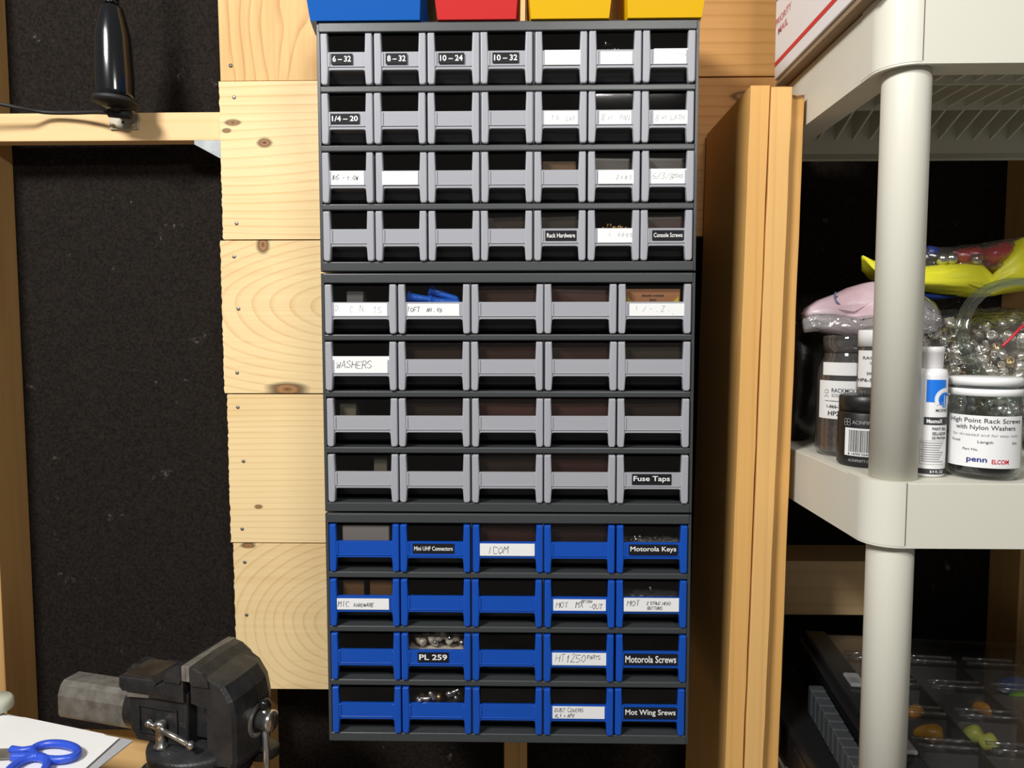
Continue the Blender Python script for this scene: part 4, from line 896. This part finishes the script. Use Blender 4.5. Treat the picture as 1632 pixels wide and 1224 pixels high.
def nut(px, py, r, L, d, mt, lab):
    p = inpt(px, py, .034); bm = new(); lathe(bm, [(r*.45, 0), (r*.75, L*.1), (r, L*.45), (r, L*.85), (r*.7, L), (1e-5, L)], p, d, 16, 0); tag(fin('wire_nut', bm, mt, smooth=True), lab, 'wire connector')
am = mat('amber_plastic', (.72, .36, .02), .35); yg = mat('yellow_green_plastic', (.55, .58, .10), .35); bl_ = mat('sky_blue_plastic', (.03, .16, .5), .35); gr = mat('lime_plastic', (.20, .65, .03), .35); orp = mat('orange_plastic', (.70, .30, .02), .35)
nut(1452, 1163, .011, .034, (1, -.5, .1), am, 'amber wire connector in the organizer just right of the post')
nut(1537, 1175, .010, .022, (.6, -.5, .6), yg, 'yellow-green wire connector, larger of the pair in the organizer')
nut(1562, 1188, .009, .020, (.8, -.2, .5), yg, 'yellow-green wire connector, smaller one right of its pair in the organizer')
nut(1545, 1122, .008, .034, (.7, -1, .1), orp, 'orange wire connector in a middle compartment of the organizer')
nut(1592, 1093, .013, .040, (1, -.2, .1), bl_, 'sky blue wire connector at the right side of the organizer')
nut(1608, 1112, .009, .026, (1, -.5, .3), gr, 'lime green wire connector in front of the sky blue one')
nut(1450, 1140, .008, .02, (.8, .4, .2), orp, 'orange wire connector behind the amber one in the organizer')

# ------------------------------------------------------------------ bench, vise, papers, scissors
bench_w = wood('bench_wood', (.70, .45, .20), (.45, .24, .08), 'X', 9, 5, (4, 2, 0), contrast=.8)
BZ = .875
t = thing('workbench', 'pine workbench end under the vise at the lower left', 'bench', (-.75, .0, 0))
bm = new(); box(bm, -1.2, -.352, -.45, .165, BZ-.038, BZ, 0, .002); fin('bench_top', bm, bench_w, t)
for (x, y) in ((-.45, -.40), (-.45, .10), (-1.15, -.40), (-1.15, .10)):
    bm = new(); box(bm, x-.044, x+.044, y-.019, y+.019, 0, BZ-.038, 0, .002); fin('leg', bm, bench_w, t)
VA = math.radians(-14); VO = Vector((-.409, .041, 1.030))
vb = Vector((VO.x, VO.y, BZ)); t = thing('bench_vise', 'black cast iron bench vise with steel screw handle, bolted to the bench', 'vise', (vb.x, vb.y, BZ), rz=VA)
DZ = VO.z-BZ   # local z of jaw top
def Z_(z): return DZ+z
def vf(name, bm, mt, par=None, smooth=False): return fin(name, bm, mt, par or t, world=False, smooth=smooth)
# swivel base
bm = new(); lathe(bm, [(.066, 0), (.066, .014), (.058, .020), (.057, .025), (.065, .028), (.0655, .037), (.062, .0415), (.020, .044), (1e-5, .044)], (-.010, .036, 0), n=56)
for a in (35, 215, 125): 
    x, y = .066*math.cos(math.radians(a)), .045+.066*math.sin(math.radians(a)); lathe(bm, [(.020, 0), (.020, .010), (.016, .012), (1e-5, .012)], (x, y, 0), n=24)
vf('swivel_base', bm, M['iron'])
bm = new(); lathe(bm, [(.009, .010), (.009, .018), (.005, .018), (.005, .026)], (.040, -.006, .002), n=8); vf('base_bolt', bm, M['chrome'])
bm = new(); lathe(bm, [(.009, .010), (.009, .018), (.005, .018), (.005, .026)], (.020, -.016, .002), n=8); vf('base_bolt', bm, M['chrome'])
# fixed body
bm = new()
prism(bm, [(-.098, Z_(-.040)), (-.094, Z_(-.068)), (-.093, Z_(-.097)), (-.083, Z_(-.113)), (-.004, Z_(-.113)), (-.002, Z_(-.040))], 'Y', .004, .086, 0, .004, 3)
prism(bm, [(-.102, Z_(-.0255)), (-.103, Z_(-.039)), (-.098, Z_(-.045)), (-.050, Z_(-.045)), (-.046, Z_(-.030)), (-.050, Z_(-.0245))], 'Y', -.002, .052, 0, .0015, 2)
prism(bm, [(-.060, Z_(-.050)), (-.050, Z_(-.034)), (-.034, Z_(-.026)), (-.022, Z_(-.010)), (-.012, Z_(-.003)), (-.005, Z_(-.002)), (-.004, Z_(-.050))], 'Y', -.001, .0905, 0, .002, 2)
cyl(bm, (-.112, .045, Z_(-.085)), (-.09, .045, Z_(-.085)), .034, 32); cyl(bm, (-.045, .045, .034), (-.045, .045, Z_(-.10)), .034, 32)
prism(bm, [(-.116, Z_(-.050)), (-.122, Z_(-.035)), (-.112, Z_(-.026)), (-.098, Z_(-.026)), (-.096, Z_(-.050))], 'Y', .030, .060, 0, .004, 2)
box(bm, -.075, -.018, .0015, .005, Z_(-.099), Z_(-.0975)); box(bm, -.075, -.018, .0015, .005, Z_(-.0640), Z_(-.0625)); box(bm, -.0185, -.017, .0015, .005, Z_(-.099), Z_(-.0625)); box(bm, -.076, -.0745, .0015, .005, Z_(-.099), Z_(-.0625))
vf('fixed_body', bm, M['iron'])
bm = new(); box(bm, -.098, -.054, .002, .049, Z_(-.0252), Z_(-.0236), 0, .0005); tag(vf('anvil_plate', bm, M['rust']), 'rusty brown anvil top')
bm = new(); prism(bm, [(-.093, Z_(-.0465)), (-.030, Z_(-.0420)), (-.030, Z_(-.0490)), (-.093, Z_(-.0535))], 'Y', .0005, .006, 0, .0005); tag(vf('worn_edge', bm, M['worn']), 'worn bright shoulder of the body')
# jaws
for x0, x1, nm in ((-.0052, .0008, 'fixed'), (.0014, .0070, 'moving')):
    bm = new(); prism(bm, [(x0, Z_(-.020)), (x0, Z_(-.001)), (x0+.001, Z_(0)), (x1-.001, Z_(0)), (x1, Z_(-.001)), (x1, Z_(-.020))], 'Y', -.002, .091, 0, .0005); tag(vf('jaw_insert', bm, M['worn']), nm+' steel jaw insert')
bm = new()   # rounded jaw ends facing the viewer
prism(bm, [(-.032, Z_(-.0240)), (-.030, Z_(-.0150)), (-.022, Z_(-.0050)), (-.010, Z_(.0)), (-.0055, Z_(.0)), (-.0055, Z_(-.019)), (-.008, Z_(-.0245))], 'Y', -.0035, .0, 0, .001, 2); vf('jaw_end', bm, M['iron'])
bm = new(); prism(bm, [(.036, Z_(-.0240)), (.034, Z_(-.0160)), (.026, Z_(-.0060)), (.014, Z_(-.001)), (.0075, Z_(-.0005)), (.0075, Z_(-.019)), (.010, Z_(-.0245))], 'Y', -.0035, .0, 0, .001, 2); vf('jaw_end', bm, M['iron'])
# moving jaw: loft of s-outlines over u
bm = new(); sec = []
def msec(u, top, smax, zlow):
    return [(.0075, Z_(top)), (.018, Z_(top-.003)), (.030, Z_(top-.012)), (smax-.016, Z_(top-.022)), (smax-.004, Z_(top-.040)), (smax, Z_(top-.060)), (smax, Z_(zlow+.008)), (smax-.004, Z_(zlow)), (.034, Z_(zlow)), (.030, Z_(-.100)), (.030, Z_(-.052)), (.0075, Z_(-.048))]
rows = []
for u, top, smax, zlow in ((-.001, -.001, .066, -.124), (.004, 0, .070, -.128), (.020, .001, .073, -.128), (.045, .002, .074, -.130), (.070, .001, .072, -.128), (.086, 0, .064, -.122), (.091, -.002, .054, -.110)):
    rows.append([bm.verts.new((s, u, z)) for s, z in msec(u, top, smax, zlow)])
for A, Bq in zip(rows, rows[1:]):
    for i in range(len(A)): bm.faces.new((A[i], Bq[i], Bq[(i+1) % len(A)], A[(i+1) % len(A)]))
bm.faces.new(rows[0]); bm.faces.new(rows[-1][::-1])
es = [e for e in bm.edges if len(e.link_faces) == 2 and e.calc_face_angle() > .5]; bmesh.ops.bevel(bm, geom=es, offset=.002, segments=2, affect='EDGES')
vf('moving_jaw', bm, M['iron'])
bm = new(); box(bm, -.01, .036, .020, .070, Z_(-.106), Z_(-.052), 0, .003); vf('slide_neck', bm, M['iron'])
bm = new(); prism(bm, [(.024, Z_(-.112)), (.022, Z_(-.108)), (.022, Z_(-.081)), (.027, Z_(-.068)), (.033, Z_(-.063)), (.058, Z_(-.063)), (.066, Z_(-.072)), (.066, Z_(-.112))], 'X', -.231, -.085, 0, .001, 2); tag(vf('slide_bar', bm, M['worn']), 'bright worn square slide bar')
bm = new(); lathe(bm, [(.026, 0), (.026, .003), (.022, .006), (.017, .007), (.017, .002)], (.068, .045, Z_(-.083)), (1, 0, 0), 36); vf('collar', bm, M['worn'])
bm = new(); lathe(bm, [(.0125, 0), (.0125, .022), (.0135, .023), (.0135, .028), (.011, .030), (1e-5, .030)], (.066, .045, Z_(-.083)), (1, 0, 0), 32); sp_ = vf('screw_head', bm, M['chrome'])
bm = new(); cyl(bm, (.0825, .045, Z_(-.060)), (.0830, .045, Z_(-.235)), .0042, 16); vf('handle', bm, M['chrome'])
bm = new(); ball(bm, (.0825, .045, Z_(-.062)), .0080, 0, 20); vf('handle_ball', bm, mat('black_knob', (.02, .02, .022), .2, .5))
# lock bolt
bm = new(); lathe(bm, [(.0095, .043), (.0090, .046), (.0060, .048), (.0060, .066), (.0075, .068), (.0080, .074), (.0060, .078), (1e-5, .079)], (-.040, -.001, 0), n=20); lb = vf('lock_bolt', bm, M['chrome'])
bm = new(); cyl(bm, (-.056, -.003, .073), (.012, -.010, .058), .0036, 14); ball(bm, (-.056, -.003, .073), .0052, 0, 14); ball(bm, (.012, -.010, .058), .0056, 0, 14); vf('lock_handle', bm, M['chrome'])

# papers and scissors at the far lower left
PZ = .985
bm = new(); box(bm, -1.1, -.585, -.30, .00, BZ+.0005, PZ-.0060, 0, .003); tag(fin('cardboard_box', bm, mat('kraft_card', (.36, .24, .13), .8)), 'cardboard box under the white papers at the lower left', 'box')
def sheet(P, z, th, name, mt, lab, cat, wav=.002, par=None, wv=1):
    bm = new(); prism(bm, [(p[0], p[1]) for p in P], 'Z', z, z+th); o = fin(name, bm, mt); return tag(o, lab, cat)
sl = [atZ(x, y, PZ) for x, y in ((-60, 1118), (10, 1133), (212, 1175), (100, 1262), (-60, 1420))]
sheet([(p.x, p.y) for p in sl], PZ-.005, .0012, 'plastic_sleeve', mat('grey_sleeve', (.42, .43, .46), .3), 'grey plastic sleeve edge under the white papers at the lower left', 'sleeve')
s1 = [atZ(x, y, PZ) for x, y in ((-60, 1130), (40, 1140), (165, 1166), (172, 1170), (60, 1270), (-60, 1400))]
sheet([(p.x, p.y) for p in s1], PZ-.0035, .0009, 'paper_sheet', M['paper'], 'lower white paper sheet, its torn corner showing past the upper one', 'paper')
s2 = [atZ(x, y, PZ) for x, y in ((-60, 1140), (30, 1150), (190, 1174), (60, 1290), (-60, 1420))]
sheet([(p.x, p.y) for p in s2], PZ-.0022, .0009, 'paper_sheet', M['paper'], 'upper white paper sheet under the blue scissors', 'paper')
t = thing('scissors', 'scissors with blue handle loops lying on the white papers', 'scissors', atZ(30, 1200, PZ))
hz = PZ+.0045; bm = new()
def ringpts(cx, cy, rx, ry, rot, n=28): return [atZ(cx+rx*math.cos(a)*math.cos(rot)-ry*math.sin(a)*math.sin(rot), cy+rx*math.cos(a)*math.sin(rot)+ry*math.sin(a)*math.cos(rot), hz) for a in [2*PI*i/n for i in range(n)]]
sb = mat('royal_blue_handle', (.03, .09, .62), .35)
bm = new(); tube(bm, ringpts(88, 1198, 36, 13, .02), .0044, 12, closed=True); tube(bm, smooth_path([atZ(18, 1194, hz), atZ(35, 1196, hz), atZ(54, 1193, hz)]), [.004]*6+[.004]*6+[.005], 12); fin('upper_handle', bm, sb, t)
bm = new(); tube(bm, ringpts(42, 1228, 36, 17, -.45), .0044, 12, closed=True); tube(bm, smooth_path([atZ(20, 1206, hz), atZ(40, 1206, hz), atZ(62, 1206, hz)]), .005, 12); fin('lower_handle', bm, sb, t)
bm = new(); q = [atZ(x, y, PZ+.002) for x, y in ((-70, 1196), (22, 1193), (28, 1200), (20, 1208), (-70, 1212))]; prism(bm, [(p.x, p.y) for p in q], 'Z', PZ+.0005, PZ+.0025); fin('blade', bm, M['worn'], t)
# pale cup lid behind the papers, far left
c = atZ(-10, 1133, PZ); bm = new(); lathe(bm, [(.016, 0), (.019, .002), (.019, .012), (.016, .016), (1e-5, .017)], (c.x, c.y+.004, PZ-.001), n=32); tag(fin('round_lid', bm, mat('pale_green_plastic', (.55, .58, .48), .4)), 'pale round plastic lid at the left edge of the photo above the papers', 'lid')
